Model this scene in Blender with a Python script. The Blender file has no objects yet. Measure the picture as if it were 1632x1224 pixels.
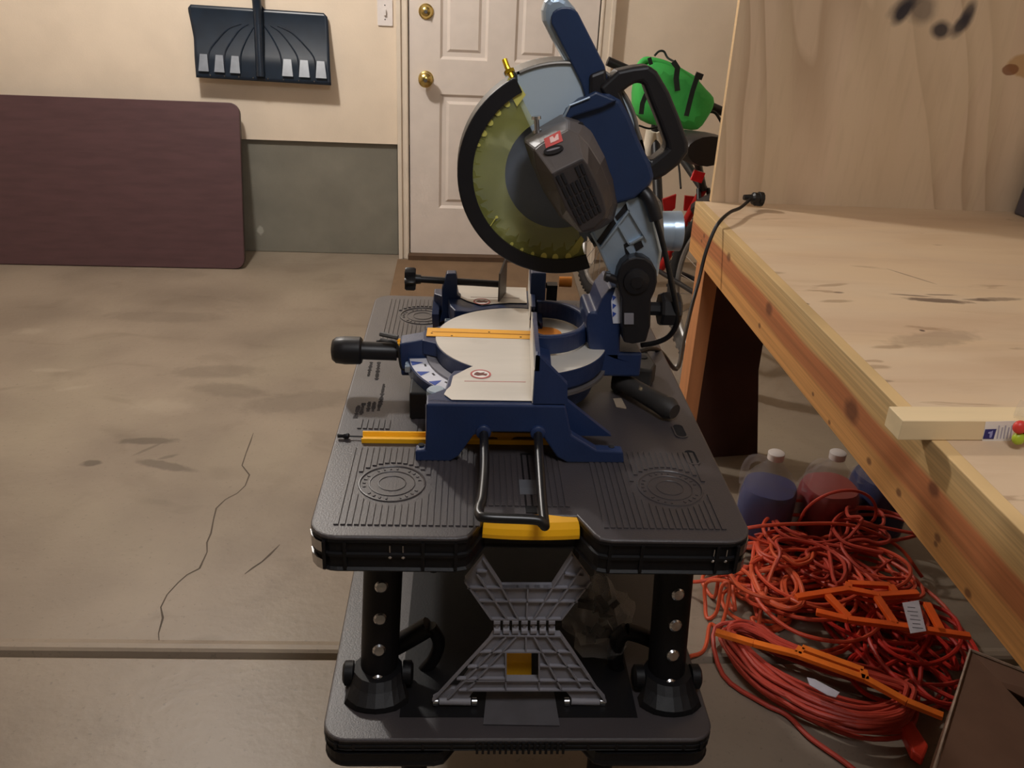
import bpy, bmesh, math, random
from mathutils import Vector, Matrix
random.seed(7)
V = Vector
sc = bpy.context.scene
col = sc.collection
# ------------------------------------------------------------ camera
FPX, PITCH, ROLL, YAW, CH = 1402.0, .4457, .0488, -.0767, 1.386
_f = V((-math.sin(YAW)*math.cos(PITCH), math.cos(YAW)*math.cos(PITCH), -math.sin(PITCH)))
_r = V((math.cos(YAW), math.sin(YAW), 0)); _u = _r.cross(_f)
CR = math.cos(ROLL)*_r + math.sin(ROLL)*_u
CU = -math.sin(ROLL)*_r + math.cos(ROLL)*_u
CP = V((0, 0, CH))
cd = bpy.data.cameras.new('camera'); cam = bpy.data.objects.new('camera', cd); col.objects.link(cam)
cam.matrix_world = Matrix(((CR.x, CU.x, -_f.x, CP.x), (CR.y, CU.y, -_f.y, CP.y), (CR.z, CU.z, -_f.z, CP.z), (0, 0, 0, 1)))
cd.sensor_width = 36; cd.lens = FPX/1632*36; cd.clip_start = .02; cd.clip_end = 50
sc.camera = cam
# ------------------------------------------------------------ light
sc.view_settings.view_transform = 'Standard'; sc.view_settings.look = 'None'
sc.view_settings.gamma = 1; sc.view_settings.use_curve_mapping = False
sc.view_settings.exposure = 0.36
w = bpy.data.worlds.new('world'); sc.world = w; w.use_nodes = True
w.node_tree.nodes['Background'].inputs[0].default_value = (.9, .8, .72, 1)
w.node_tree.nodes['Background'].inputs[1].default_value = .01
LP = (-1.0, 3.02, 2.36)
def lamp(name, loc, energy, colr, r):
    l = bpy.data.lights.new(name, 'POINT'); l.energy = energy; l.color = colr; l.shadow_soft_size = r
    o = bpy.data.objects.new(name, l); col.objects.link(o); o.location = loc; return o
lamp('ceiling_bulb', LP, 82, (1.0, .965, .92), .07)
lamp('front_ceiling_lamp', (.25, .1, 2.42), 38, (.93, .95, 1.0), .22)

# ------------------------------------------------------------ helpers
def at(x, y, X=None, Y=None, Z=None):          # photo pixel -> point on a world plane
    d = (x-816)/FPX*CR - (y-612)/FPX*CU + _f
    if Y is not None: t = Y/d.y
    elif Z is not None: t = (Z-CH)/d.z
    else: t = X/d.x
    return CP + d*t
def s2l(c):
    return tuple((v/255/12.92 if v/255 <= .04045 else ((v/255+.055)/1.055)**2.4) for v in c)
MATS = {}
def mat(name, rgb, rough=.5, metal=0, var=.12, scale=30, bump=0, bscale=None, spec=.5, stretch=(1, 1, 1), rgb2=None, detail=5, alpha=None, trans=0, coat=0, ior=1.45, wear=None):
    if name in MATS: return MATS[name]
    m = bpy.data.materials.new(name); m.use_nodes = True; nt = m.node_tree; N = nt.nodes; L = nt.links
    b = N['Principled BSDF']
    tc = N.new('ShaderNodeTexCoord'); mp = N.new('ShaderNodeMapping'); mp.inputs['Scale'].default_value = stretch
    L.new(tc.outputs['Object'], mp.inputs[0])
    n = N.new('ShaderNodeTexNoise'); n.inputs['Scale'].default_value = scale; n.inputs['Detail'].default_value = detail
    L.new(mp.outputs[0], n.inputs[0])
    c = s2l(rgb); c2 = s2l(rgb2) if rgb2 else tuple(v*(1-var) for v in c)
    r = N.new('ShaderNodeValToRGB'); r.color_ramp.elements[0].position = .35; r.color_ramp.elements[1].position = .65
    r.color_ramp.elements[0].color = (*c2, 1); r.color_ramp.elements[1].color = (*(c if rgb2 else tuple(min(1, v*(1+var*.6)) for v in c)), 1)
    L.new(n.outputs[0], r.inputs[0]); last = r.outputs[0]
    if wear:
        n3 = N.new('ShaderNodeTexNoise'); n3.inputs['Scale'].default_value = wear[1]; n3.inputs['Detail'].default_value = 8
        L.new(tc.outputs['Object'], n3.inputs[0])
        r3 = N.new('ShaderNodeValToRGB'); r3.color_ramp.elements[0].position = wear[2]; r3.color_ramp.elements[1].position = wear[2]+.06
        mx = N.new('ShaderNodeMix'); mx.data_type = 'RGBA'; L.new(n3.outputs[0], r3.inputs[0]); L.new(r3.outputs[0], mx.inputs[0])
        L.new(last, mx.inputs[6]); mx.inputs[7].default_value = (*s2l(wear[0]), 1); last = mx.outputs[2]
    L.new(last, b.inputs['Base Color'])
    b.inputs['Roughness'].default_value = rough; b.inputs['Metallic'].default_value = metal
    b.inputs['Specular IOR Level'].default_value = spec; b.inputs['IOR'].default_value = ior
    b.inputs['Coat Weight'].default_value = coat; b.inputs['Transmission Weight'].default_value = trans
    if alpha is not None: b.inputs['Alpha'].default_value = alpha
    if bump:
        n2 = N.new('ShaderNodeTexNoise'); n2.inputs['Scale'].default_value = bscale or scale*3; n2.inputs['Detail'].default_value = 6
        L.new(mp.outputs[0], n2.inputs[0]); bp = N.new('ShaderNodeBump'); bp.inputs['Strength'].default_value = bump; bp.inputs['Distance'].default_value = .004
        L.new(n2.outputs[0], bp.inputs['Height']); L.new(bp.outputs[0], b.inputs['Normal'])
    MATS[name] = m; return m
def base_link(m):
    b = m.node_tree.nodes['Principled BSDF']; return b, b.inputs['Base Color'].links[0].from_socket
def blot(m, centre, size, rgb, amt=.8, edge=.25, rot=0, nscale=25, namt=.5):
    """a stain with its own ragged outline, at a fixed place on the thing"""
    nt = m.node_tree; N = nt.nodes; L = nt.links; b, last = base_link(m)
    tc = N.new('ShaderNodeTexCoord'); mp = N.new('ShaderNodeMapping'); mp.vector_type = 'TEXTURE'
    mp.inputs['Location'].default_value = centre; mp.inputs['Rotation'].default_value = rot if isinstance(rot, tuple) else (0, 0, rot); mp.inputs['Scale'].default_value = size
    L.new(tc.outputs['Object'], mp.inputs[0])
    ln = N.new('ShaderNodeVectorMath'); ln.operation = 'LENGTH'; L.new(mp.outputs[0], ln.inputs[0])
    n = N.new('ShaderNodeTexNoise'); n.inputs['Scale'].default_value = nscale; n.inputs['Detail'].default_value = 4; L.new(tc.outputs['Object'], n.inputs[0])
    a = N.new('ShaderNodeMath'); a.operation = 'MULTIPLY_ADD'; L.new(n.outputs[0], a.inputs[0]); a.inputs[1].default_value = namt*2; L.new(ln.outputs[1], a.inputs[2])
    mr = N.new('ShaderNodeMapRange'); mr.inputs['From Min'].default_value = 1+namt-edge; mr.inputs['From Max'].default_value = 1+namt+edge
    mr.inputs['To Min'].default_value = amt; mr.inputs['To Max'].default_value = 0; L.new(a.outputs[0], mr.inputs['Value'])
    mx = N.new('ShaderNodeMix'); mx.data_type = 'RGBA'; L.new(mr.outputs[0], mx.inputs[0]); L.new(last, mx.inputs[6]); mx.inputs[7].default_value = (*s2l(rgb), 1)
    L.new(mx.outputs[2], b.inputs['Base Color'])
def layer(m, rgb, amt, scale, stretch=(1, 1, 1), lo=.45, hi=.6, dist=0):
    """another layer of colour variation (grain, dirt)"""
    nt = m.node_tree; N = nt.nodes; L = nt.links; b, last = base_link(m)
    tc = N.new('ShaderNodeTexCoord'); mp = N.new('ShaderNodeMapping'); mp.inputs['Scale'].default_value = stretch; L.new(tc.outputs['Object'], mp.inputs[0])
    n = N.new('ShaderNodeTexNoise'); n.inputs['Scale'].default_value = scale; n.inputs['Detail'].default_value = 6; n.inputs['Distortion'].default_value = dist; L.new(mp.outputs[0], n.inputs[0])
    mr = N.new('ShaderNodeMapRange'); mr.inputs['From Min'].default_value = lo; mr.inputs['From Max'].default_value = hi; mr.inputs['To Max'].default_value = amt; L.new(n.outputs[0], mr.inputs['Value'])
    mx = N.new('ShaderNodeMix'); mx.data_type = 'RGBA'; L.new(mr.outputs[0], mx.inputs[0]); L.new(last, mx.inputs[6]); mx.inputs[7].default_value = (*s2l(rgb), 1)
    L.new(mx.outputs[2], b.inputs['Base Color'])
ORG = {}
def tag(o, label=None, cat=None, group=None, kind=None):
    if label: o['label'] = label
    if cat: o['category'] = cat
    if group: o['group'] = group
    if kind: o['kind'] = kind
    return o
def thing(name, loc, label, cat, group=None):
    o = bpy.data.objects.new(name, None); o.empty_display_size = .05; col.objects.link(o); o.location = loc; ORG[o.name] = V(loc)
    return tag(o, label, cat, group)
def obj(name, bm, m, parent=None, smooth=False, bevel=0, seg=2, loc=None, sub=0, label=None):
    """link a bmesh given in world coordinates as ONE object"""
    while parent and parent.parent and parent.parent.parent: parent = parent.parent   # thing > part > sub-part, no deeper
    bmesh.ops.recalc_face_normals(bm, faces=bm.faces)
    org = ORG[parent.name] if parent else V(loc or (0, 0, 0))
    bmesh.ops.translate(bm, verts=bm.verts, vec=-org)
    me = bpy.data.meshes.new(name); bm.to_mesh(me); bm.free()
    for mm in (m if isinstance(m, (list, tuple)) else [m]): me.materials.append(mm)
    if smooth: me.polygons.foreach_set('use_smooth', [True]*len(me.polygons))
    o = bpy.data.objects.new(name, me); col.objects.link(o)
    if parent: o.parent = parent
    else: o.location = org
    ORG[o.name] = org
    if bevel:
        md = o.modifiers.new('bevel', 'BEVEL'); md.width = bevel; md.segments = seg; md.limit_method = 'ANGLE'; md.angle_limit = .6
    if sub:
        md = o.modifiers.new('sub', 'SUBSURF'); md.levels = sub; md.render_levels = sub
    if smooth: 
        try: me.set_sharp_from_angle(angle=.7)
        except Exception: pass
    if label: o['label'] = label
    return o
def B(): return bmesh.new()
def prism(bm, pts, ext, mi=0):
    """polygon pts extruded by vector ext"""
    pts = [V(p) for p in pts]; ext = V(ext); n = len(pts)
    a = [bm.verts.new(p) for p in pts]; b = [bm.verts.new(p+ext) for p in pts]
    fs = [bm.faces.new(a), bm.faces.new(b[::-1])]
    for i in range(n): fs.append(bm.faces.new((a[i], a[(i+1) % n], b[(i+1) % n], b[i])))
    for f in fs: f.material_index = mi
    return bm
def ring_prism(bm, outer, inner, ext):
    n = len(outer); ext = V(ext)
    o0 = [bm.verts.new(V(p)) for p in outer]; i0 = [bm.verts.new(V(p)) for p in inner]
    o1 = [bm.verts.new(V(p)+ext) for p in outer]; i1 = [bm.verts.new(V(p)+ext) for p in inner]
    for k in range(n):
        j = (k+1) % n
        bm.faces.new((o0[k], o0[j], i0[j], i0[k])); bm.faces.new((o1[k], o1[j], i1[j], i1[k]))
        bm.faces.new((o0[k], o0[j], o1[j], o1[k])); bm.faces.new((i0[k], i0[j], i1[j], i1[k]))
    return bm
def box(bm, c, s, rz=0, R=None):
    M = Matrix.Translation(V(c)) @ (R.to_4x4() if R else Matrix.Rotation(rz, 4, 'Z')) @ Matrix.Diagonal((s[0], s[1], s[2], 1))
    bmesh.ops.create_cube(bm, size=1, matrix=M); return bm
def loft(bm, rings, cap=True, closed=True):
    vs = [[bm.verts.new(V(p)) for p in r] for r in rings]; n = len(rings[0])
    for a, b in zip(vs, vs[1:]):
        for i in range(n if closed else n-1):
            bm.faces.new((a[i], a[(i+1) % n], b[(i+1) % n], b[i]))
    if cap: bm.faces.new(vs[0]); bm.faces.new(vs[-1][::-1])
    return bm
def catmull(P, k=6, closed=False):
    P = [V(p) for p in P]; n = len(P); out = []
    rng = range(n if closed else n-1)
    for i in rng:
        p0 = P[(i-1) % n] if closed or i > 0 else P[0]*2-P[1]
        p1 = P[i]; p2 = P[(i+1) % n]; p3 = P[(i+2) % n] if closed or i+2 < n else P[-1]*2-P[-2]
        for j in range(k):
            t = j/k; out.append(.5*((2*p1)+(p2-p0)*t+(2*p0-5*p1+4*p2-p3)*t*t+(3*p1-p0-3*p2+p3)*t**3))
    if not closed: out.append(P[-1])
    return out
def tube(bm, P, r, n=10, closed=False, smooth=0, rs=None):
    P = catmull(P, smooth, closed) if smooth else [V(p) for p in P]
    m = len(P); rings = []; up = None
    for i in range(m):
        if closed: t = P[(i+1) % m]-P[i-1]
        else: t = P[min(i+1, m-1)]-P[max(i-1, 0)]
        if t.length < 1e-9: t = V((0, 0, 1))
        t.normalize()
        if up is None: up = t.orthogonal().normalized()
        else: up = (up-t*up.dot(t)); up = up.normalized() if up.length > 1e-6 else t.orthogonal().normalized()
        s = t.cross(up); rr = rs[i] if rs else r
        rings.append([P[i]+(up*math.cos(a)+s*math.sin(a))*rr for a in [2*math.pi*k/n for k in range(n)]])
    if closed: rings.append(rings[0]); loft(bm, rings, cap=False); bmesh.ops.remove_doubles(bm, verts=bm.verts, dist=1e-6)
    else: loft(bm, rings)
    return bm
def lathe(bm, prof, o, axis, n=32):
    """prof: list of (distance along axis, radius)"""
    o = V(o); ax = V(axis).normalized(); u = ax.orthogonal().normalized(); v = ax.cross(u); rings = []
    for h, r in prof: rings.append([o+ax*h+(u*math.cos(a)+v*math.sin(a))*max(r, 1e-4) for a in [2*math.pi*k/n for k in range(n)]])
    return loft(bm, rings)
def rrect(cx, cy, w, h, r, n=5):
    """rounded rectangle outline in 2D"""
    out = []
    for sx, sy, a0 in ((1, 1, 0), (-1, 1, 90), (-1, -1, 180), (1, -1, 270)):
        for k in range(n+1):
            a = math.radians(a0+90*k/n); out.append((cx+sx*(w/2-r)+r*math.cos(a), cy+sy*(h/2-r)+r*math.sin(a)))
    return out

def rings(m, rgb, amt, scale, stretch, tilt, bands):
    """contour lines of a slow noise: the cathedral grain of rotary cut plywood"""
    nt = m.node_tree; N = nt.nodes; L = nt.links; b, last = base_link(m)
    tc = N.new('ShaderNodeTexCoord'); mp0 = N.new('ShaderNodeMapping'); mp0.inputs['Rotation'].default_value = (0, tilt, 0); L.new(tc.outputs['Object'], mp0.inputs[0])
    mp = N.new('ShaderNodeMapping'); mp.inputs['Scale'].default_value = stretch; L.new(mp0.outputs[0], mp.inputs[0])
    n = N.new('ShaderNodeTexNoise'); n.inputs['Scale'].default_value = scale; n.inputs['Detail'].default_value = 2.5; n.inputs['Roughness'].default_value = .42; L.new(mp.outputs[0], n.inputs[0])
    a = N.new('ShaderNodeMath'); a.operation = 'MULTIPLY'; a.inputs[1].default_value = bands; L.new(n.outputs[0], a.inputs[0])
    f = N.new('ShaderNodeMath'); f.operation = 'FRACT'; L.new(a.outputs[0], f.inputs[0])
    r = N.new('ShaderNodeValToRGB'); e = r.color_ramp.elements; e[0].position = 0; e[0].color = (0, 0, 0, 1); e[1].position = 1; e[1].color = (0, 0, 0, 1)
    x = e.new(.06); x.color = (amt, amt, amt, 1); x = e.new(.55); x.color = (0, 0, 0, 1); L.new(f.outputs[0], r.inputs[0])
    mx = N.new('ShaderNodeMix'); mx.data_type = 'RGBA'; L.new(r.outputs[0], mx.inputs[0]); L.new(last, mx.inputs[6]); mx.inputs[7].default_value = (*s2l(rgb), 1)
    L.new(mx.outputs[2], b.inputs['Base Color'])
WO = V((1.28, 1.35, 0))                      # base of the workbench thing
# ------------------------------------------------------------ materials
M_wall = mat('painted_drywall', (226, 209, 188), .85, var=.04, scale=6, bump=.12, bscale=160)
M_stem = mat('stem_wall_concrete', (128, 124, 112), .8, var=.12, scale=5, bump=.12, bscale=90)
M_white = mat('door_paint', (222, 210, 200), .45, var=.04, scale=12, bump=.03)
M_trim = mat('trim_paint', (222, 208, 190), .5, var=.04, scale=12)
M_brass = mat('brass', (214, 190, 120), .22, 1, var=.08, scale=20)
M_floor = mat('floor_concrete', (147, 133, 117), .44, var=.14, scale=2.2, rgb2=(127, 114, 100), bump=.22, bscale=45, detail=9, spec=.5)
layer(M_floor, (156, 144, 124), .5, 1.3, lo=.5, hi=.7, dist=.6)
layer(M_floor, (96, 84, 70), .45, 3.4, (1, 1.6, 1), lo=.56, hi=.78, dist=1)
layer(M_floor, (98, 90, 78), .4, 90, lo=.62, hi=.72)
# wet and oil stains
for (px, py, sx, sy, rt, am) in ((235, 703, .085, .02, .05, .65), (262, 742, .09, .022, -.3, .6), (268, 728, .03, .008, .5, .5), (146, 738, .028, .017, .1, .75), (235, 716, .05, .006, .9, .5),
        (345, 592, .16, .05, .1, .3), (365, 622, .13, .05, -.2, .3), (480, 640, .2, .07, .3, .3), (260, 505, .22, .06, 0, .25)):
    p = at(px, py, Z=0); blot(M_floor, (p.x, p.y, 0), (sx, sy, 1), (84, 74, 64), am, .22, rt, 30, .5)
for (px, py, sx, sy, rt) in ((80, 590, .06, .015, 0), (120, 618, .05, .012, .4), (262, 648, .10, .05, 0), (50, 528, .05, .03, 0)):
    p = at(px, py, Z=0); blot(M_floor, (p.x, p.y, 0), (sx, sy, 1), (172, 158, 140), .3, .4, rt, 30, .6)
M_brown = mat('walnut_laminate', (86, 60, 62), .5, var=.1, scale=3, stretch=(2, 1, 12), rgb2=(78, 54, 56), bump=.04, bscale=60)
M_brownedge = mat('dark_edge_band', (50, 34, 32), .5)
M_shovel = mat('shovel_plastic', (22, 34, 48), .33, var=.2, scale=15, spec=.6)
M_ply = mat('plywood_face', (214, 190, 162), .6, var=.06, scale=1.2, stretch=(5, 5, .6), rgb2=(202, 177, 148), detail=4, bump=.03, bscale=80)
rings(M_ply, (164, 136, 106), .55, 1.0, (2.4, 2.4, .40), .28, 13)
layer(M_ply, (206, 184, 152), .4, 1.7, (4, 4, .4), lo=.5, hi=.53, dist=1.0)
layer(M_ply, (160, 134, 106), .2, 60, (1, 1, .12), lo=.5, hi=.8)
for (px, py, sx, sy, rt, am) in ((1440, 18, .022, .011, 1.0, .85), (1447, 4, .012, .03, -.9, .6), (1470, 15, .022, .02, 0, .5), (1500, 48, .016, .013, 0, .8), (1533, 38, .022, .011, 1.0, .8), (1542, 22, .009, .02, -.3, .7)):
    p = at(px, py, Y=2.33)-WO; blot(M_ply, (p.x, p.y, p.z), (sx*1.5, .2, sy*1.5), (40, 36, 44), min(1, am*1.15), .4, (0, -rt, 0), 40, .2)
p = at(1640, 104, Y=2.33)-WO; blot(M_ply, (p.x, p.y, p.z), (.06, .2, .03), (170, 128, 70), .7, .1, (0, 0, 0), 40, .2)
p = at(1609, 111, Y=2.33)-WO; blot(M_ply, (p.x, p.y, p.z), (.022, .2, .014), (122, 74, 42), .85, .1, (0, 0, 0), 40, .2)
M_plyedge = mat('plywood_edge', (214, 182, 138), .7, var=.15, scale=20, stretch=(1, 1, .1))
M_top = mat('worktop_plywood', (212, 188, 158), .58, var=.05, scale=1.3, stretch=(1.2, 5, 1), rgb2=(202, 174, 144), detail=5, bump=.02, bscale=50)
layer(M_top, (188, 158, 126), .4, 2.2, (1, 5, 1), lo=.52, hi=.66, dist=1)
layer(M_top, (216, 188, 152), .45, 1.8, (.8, 3, 1), lo=.5, hi=.62, dist=.8)
layer(M_top, (138, 106, 78), .5, 5, (1, 4, 1), lo=.66, hi=.72, dist=.5)
for (px, py, sx, sy, rt, am) in ((1495, 479, .062, .012, -.12, .8), (1455, 471, .04, .004, -.15, .7), (1500, 470, .03, .004, 0, .6), (1590, 477, .05, .01, .1, .55), (1560, 478, .03, .008, 0, .6),
        (1451, 440, .055, .003, -1.0, .55), (1215, 545, .02, .004, .8, .5), (1490, 540, .09, .03, .3, .3), (1385, 610, .012, .006, 0, .6), (1402, 607, .02, .005, 0, .5), (1520, 690, .016, .006, 0, .6), (1336, 466, .01, .005, 0, .6), (1283, 484, .008, .005, 0, .7), (1470, 527, .005, .005, 0, .9)):
    p = at(px, py, Z=.825)-WO; blot(M_top, (p.x, p.y, p.z), (sx, sy, .05), (88, 68, 58), am, .25, rt, 45, .5)
for (px, py) in ((1325, 558), (1418, 553), (1388, 585), (1335, 480), (1227, 435)):
    p = at(px, py, Z=.825)-WO; blot(M_top, (p.x, p.y, p.z), (.03, .008, .05), (150, 124, 96), .6, .3, .1, 45, .5)
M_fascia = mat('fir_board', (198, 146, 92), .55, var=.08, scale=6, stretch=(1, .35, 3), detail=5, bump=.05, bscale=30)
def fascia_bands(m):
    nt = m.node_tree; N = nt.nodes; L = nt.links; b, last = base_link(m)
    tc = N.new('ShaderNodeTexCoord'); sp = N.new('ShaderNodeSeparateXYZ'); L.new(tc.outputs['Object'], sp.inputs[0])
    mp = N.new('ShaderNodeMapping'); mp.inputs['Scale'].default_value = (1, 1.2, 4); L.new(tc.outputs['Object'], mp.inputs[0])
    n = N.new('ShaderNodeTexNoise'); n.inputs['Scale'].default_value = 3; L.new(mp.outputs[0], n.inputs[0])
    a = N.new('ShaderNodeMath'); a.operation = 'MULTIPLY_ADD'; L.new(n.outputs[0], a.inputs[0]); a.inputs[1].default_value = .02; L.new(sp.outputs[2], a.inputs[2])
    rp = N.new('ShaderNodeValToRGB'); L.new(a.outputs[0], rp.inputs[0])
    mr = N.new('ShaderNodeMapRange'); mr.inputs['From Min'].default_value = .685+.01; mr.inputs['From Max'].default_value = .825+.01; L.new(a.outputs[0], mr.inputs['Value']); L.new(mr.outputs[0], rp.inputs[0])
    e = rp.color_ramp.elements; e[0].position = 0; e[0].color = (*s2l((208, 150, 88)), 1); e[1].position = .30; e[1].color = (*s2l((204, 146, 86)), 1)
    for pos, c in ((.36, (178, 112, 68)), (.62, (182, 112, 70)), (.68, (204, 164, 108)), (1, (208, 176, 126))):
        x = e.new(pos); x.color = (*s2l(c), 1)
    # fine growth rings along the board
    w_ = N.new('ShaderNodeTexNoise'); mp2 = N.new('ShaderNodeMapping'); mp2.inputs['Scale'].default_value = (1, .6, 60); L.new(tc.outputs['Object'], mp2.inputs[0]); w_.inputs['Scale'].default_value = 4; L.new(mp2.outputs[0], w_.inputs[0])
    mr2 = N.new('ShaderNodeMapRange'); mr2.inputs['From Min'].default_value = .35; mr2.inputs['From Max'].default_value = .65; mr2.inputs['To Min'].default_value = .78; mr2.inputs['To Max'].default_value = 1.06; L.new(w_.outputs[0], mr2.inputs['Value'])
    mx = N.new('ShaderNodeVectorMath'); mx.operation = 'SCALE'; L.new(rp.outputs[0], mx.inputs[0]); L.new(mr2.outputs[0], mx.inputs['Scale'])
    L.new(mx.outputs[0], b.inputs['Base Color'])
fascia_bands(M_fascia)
for (px, py, s) in ((1224, 492, .014), (1209, 519, .006), (1355, 655, .02), (1160, 410, .011), (1121, 376, .006), (1117, 384, .005), (1383, 735, .006), (1486, 780, .011), (1430, 785, .006), (1492, 857, .006), (1489, 867, .004), (1320, 673, .004), (1294, 628, .004), (1540, 945, .006)):
    d = at(px, py, X=.653)-WO; blot(M_fascia, (d.x, d.y, d.z), (.05, s*1.3, s*.9), (92, 52, 34), .75, .35, 0, 60, .25)
M_leg = mat('fir_stud', (190, 128, 82), .6, var=.14, scale=10, stretch=(4, 4, .4))
M_pine = mat('pine_strip', (230, 206, 164), .5, var=.06, scale=8, stretch=(.4, 3, 3), bump=.03)
M_shadeboard = mat('shade_board', (74, 46, 36), .85, var=.2, scale=4)
M_black = mat('black_resin', (17, 16, 18), .5, var=.12, scale=18, bump=.06, bscale=300, spec=.3)
M_grey = mat('grey_resin_top', (58, 53, 55), .42, var=.07, scale=9, bump=.10, bscale=420, spec=.9)
M_dgrey = mat('grey_hinge_plastic', (124, 122, 128), .55, var=.1, scale=25)
M_yel = mat('yellow_plastic', (244, 178, 24), .4, var=.06, scale=20)
M_yelkerf = mat('amber_insert', (246, 178, 60), .4, var=.05, scale=20)
M_steel = mat('zinc_steel', (190, 190, 192), .25, 1, var=.1, scale=30)
M_blue = mat('navy_enamel', (30, 46, 82), .38, var=.14, scale=14, bump=.10, bscale=260, spec=.55)
M_bluepl = mat('navy_housing', (28, 46, 78), .42, var=.1, scale=10, bump=.05, bscale=200)
M_alu = mat('machined_aluminium', (214, 208, 198), .42, .25, var=.05, scale=5, stretch=(1, 6, 1), spec=.5)
layer(M_alu, (176, 170, 160), .5, 14, lo=.58, hi=.8)
M_cast = mat('silver_casting', (170, 188, 206), .30, .6, var=.08, scale=14, bump=.03, bscale=90)
M_guard = mat('silver_guard', (190, 206, 218), .36, .35, var=.06, scale=5)
M_guardrim = mat('guard_rim', (122, 118, 112), .45, .5, var=.1, scale=15)
M_blade = mat('blade_steel', (158, 168, 184), .5, .7, var=.12, scale=5, detail=8)
_nt = M_blade.node_tree; _tg = _nt.nodes.new('ShaderNodeTangent'); _tg.direction_type = 'RADIAL'; _tg.axis = 'Y'
_nt.links.new(_tg.outputs[0], _nt.nodes['Principled BSDF'].inputs['Tangent']); _nt.nodes['Principled BSDF'].inputs['Anisotropic'].default_value = .5; _nt.nodes['Principled BSDF'].inputs['Anisotropic Rotation'].default_value = .25
M_rubber = mat('black_plastic', (24, 23, 26), .42, var=.12, scale=30, spec=.5)
M_cord = mat('black_cord', (16, 15, 16), .45)
M_motorlit = mat('motor_lit_grey', (88, 82, 80), .42, var=.1, scale=20, bump=.05, bscale=300)
M_motorshade = mat('motor_shade_grey', (52, 46, 45), .5, var=.12, scale=20, bump=.05, bscale=300)  # shaded copy of the motor grey; the lit one goes on upward faces
M_vent = mat('vent_slot', (14, 13, 18), .8)
M_red = mat('red_label', (204, 60, 52), .4)
M_wh = mat('white_print', (232, 226, 220), .5, var=.03)
M_bluep = mat('blue_print', (52, 78, 158), .5, var=.05)
M_guardy = mat('amber_guard', (192, 192, 104), .12, var=.2, scale=16, alpha=.24, detail=8, spec=.8, wear=((232, 232, 150), 34, .60))
M_guardedge = mat('amber_guard_edge', (216, 208, 110), .3, alpha=.85)
M_brasscol = mat('gold_hardware', (220, 180, 40), .25, .8)
M_tire = mat('bike_tire', (30, 28, 28), .8, bump=.4, bscale=90)
M_redp = mat('red_paint', (170, 30, 28), .35, var=.1)
M_whp = mat('white_paint', (232, 222, 204), .35, var=.05)
M_green = mat('green_fabric', (62, 176, 78), .65, var=.14, scale=12, bump=.3, bscale=60)
M_strap = mat('dark_webbing', (28, 36, 30), .8, var=.3, scale=40)
M_orange = mat('orange_cord_jacket', (206, 76, 48), .5, var=.14, scale=14)
M_orange2 = mat('red_orange_cord_jacket', (184, 64, 48), .5, var=.14, scale=14)
M_flat = mat('orange_plastic', (232, 92, 26), .45, var=.1, scale=20)
M_flatd = mat('deep_orange_plastic', (196, 62, 30), .45, var=.1, scale=20)
M_kraft = mat('kraft_cardboard', (128, 96, 78), .85, var=.08, scale=12)
M_kraftedge = mat('cardboard_edge', (168, 146, 130), .9, var=.2, scale=60)
M_mat = mat('brown_mat', (122, 98, 74), .95, var=.1, scale=8, bump=.4, bscale=250)
M_cap = mat('white_cap', (224, 216, 212), .45, var=.04)
M_jug = mat('milky_plastic', (206, 200, 206), .3, var=.06, alpha=.11)
M_fluidb = mat('blue_fluid', (8, 32, 96), .3, var=.1, scale=6)
M_fluidr = mat('red_fluid', (140, 18, 26), .3, var=.15, scale=6)
M_film = mat('clear_film', (200, 198, 196), .12, alpha=.12, spec=1, bump=.6, bscale=40)
M_dust = mat('dusty_black', (46, 43, 41), .6, var=.15, scale=20, wear=((166, 146, 110), 26, .66))

# ------------------------------------------------------------ the room
D = 4.376
XL, XR, YF, ZC = -3.4, 1.95, -2.6, 2.62
yj = lambda x: 1.494-.0205*x                      # the control joint between the two slabs
b = B()
xs = [XL-.1, XR+.1]
prof = [(D+.15, 0), (.045, 0, 1), (.030, .0035, 1), (.015, .004, 1), (.008, .000, 1), (.003, -.009, 1), (0, -.016, 1), (-.006, -.016, 1), (-.008, -.005, 1), (-.011, -.0035, 1), (-4.3, -.0035, 1)]
rings = []
for x in xs:
    rings.append([V((x, (q[0] if len(q) == 2 else yj(x)+q[0]), q[1])) for q in prof])
loft(b, rings, cap=False, closed=False)
fl = tag(obj('floor', b, M_floor), kind='structure')
# crack in the slab
M_crack = mat('crack_dark', (88, 78, 68), .9)
def ribbon(pts, wd, z=.0006):
    b = B(); P = [at(x, y, Z=0) for x, y in pts]; l = []
    for i, p in enumerate(P):
        t = (P[min(i+1, len(P)-1)]-P[max(i-1, 0)]); n = V((-t.y, t.x, 0)).normalized()*wd*.5*(.3 if i in (0, len(P)-1) else random.uniform(.6, 1.5))
        l.append((b.verts.new(V((p.x, p.y, z))+n), b.verts.new(V((p.x, p.y, z))-n)))
    for a, c in zip(l, l[1:]): b.faces.new((a[0], a[1], c[1], c[0]))
    return b
crk = [(255, 1030), (254, 1010), (259, 985), (258, 968), (266, 948), (285, 928), (300, 916), (318, 906), (332, 880), (330, 865), (338, 850), (342, 828), (345, 810), (358, 796), (380, 786), (392, 774), (397, 757), (384, 742), (392, 722), (400, 703), (402, 690)]
obj('crack', ribbon([(x+random.uniform(-2, 2), y) for x, y in crk], .0036), M_crack, fl)
obj('crack', ribbon([(390, 915), (403, 905), (418, 895), (430, 884), (446, 868)], .0045), M_crack, fl)

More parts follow.
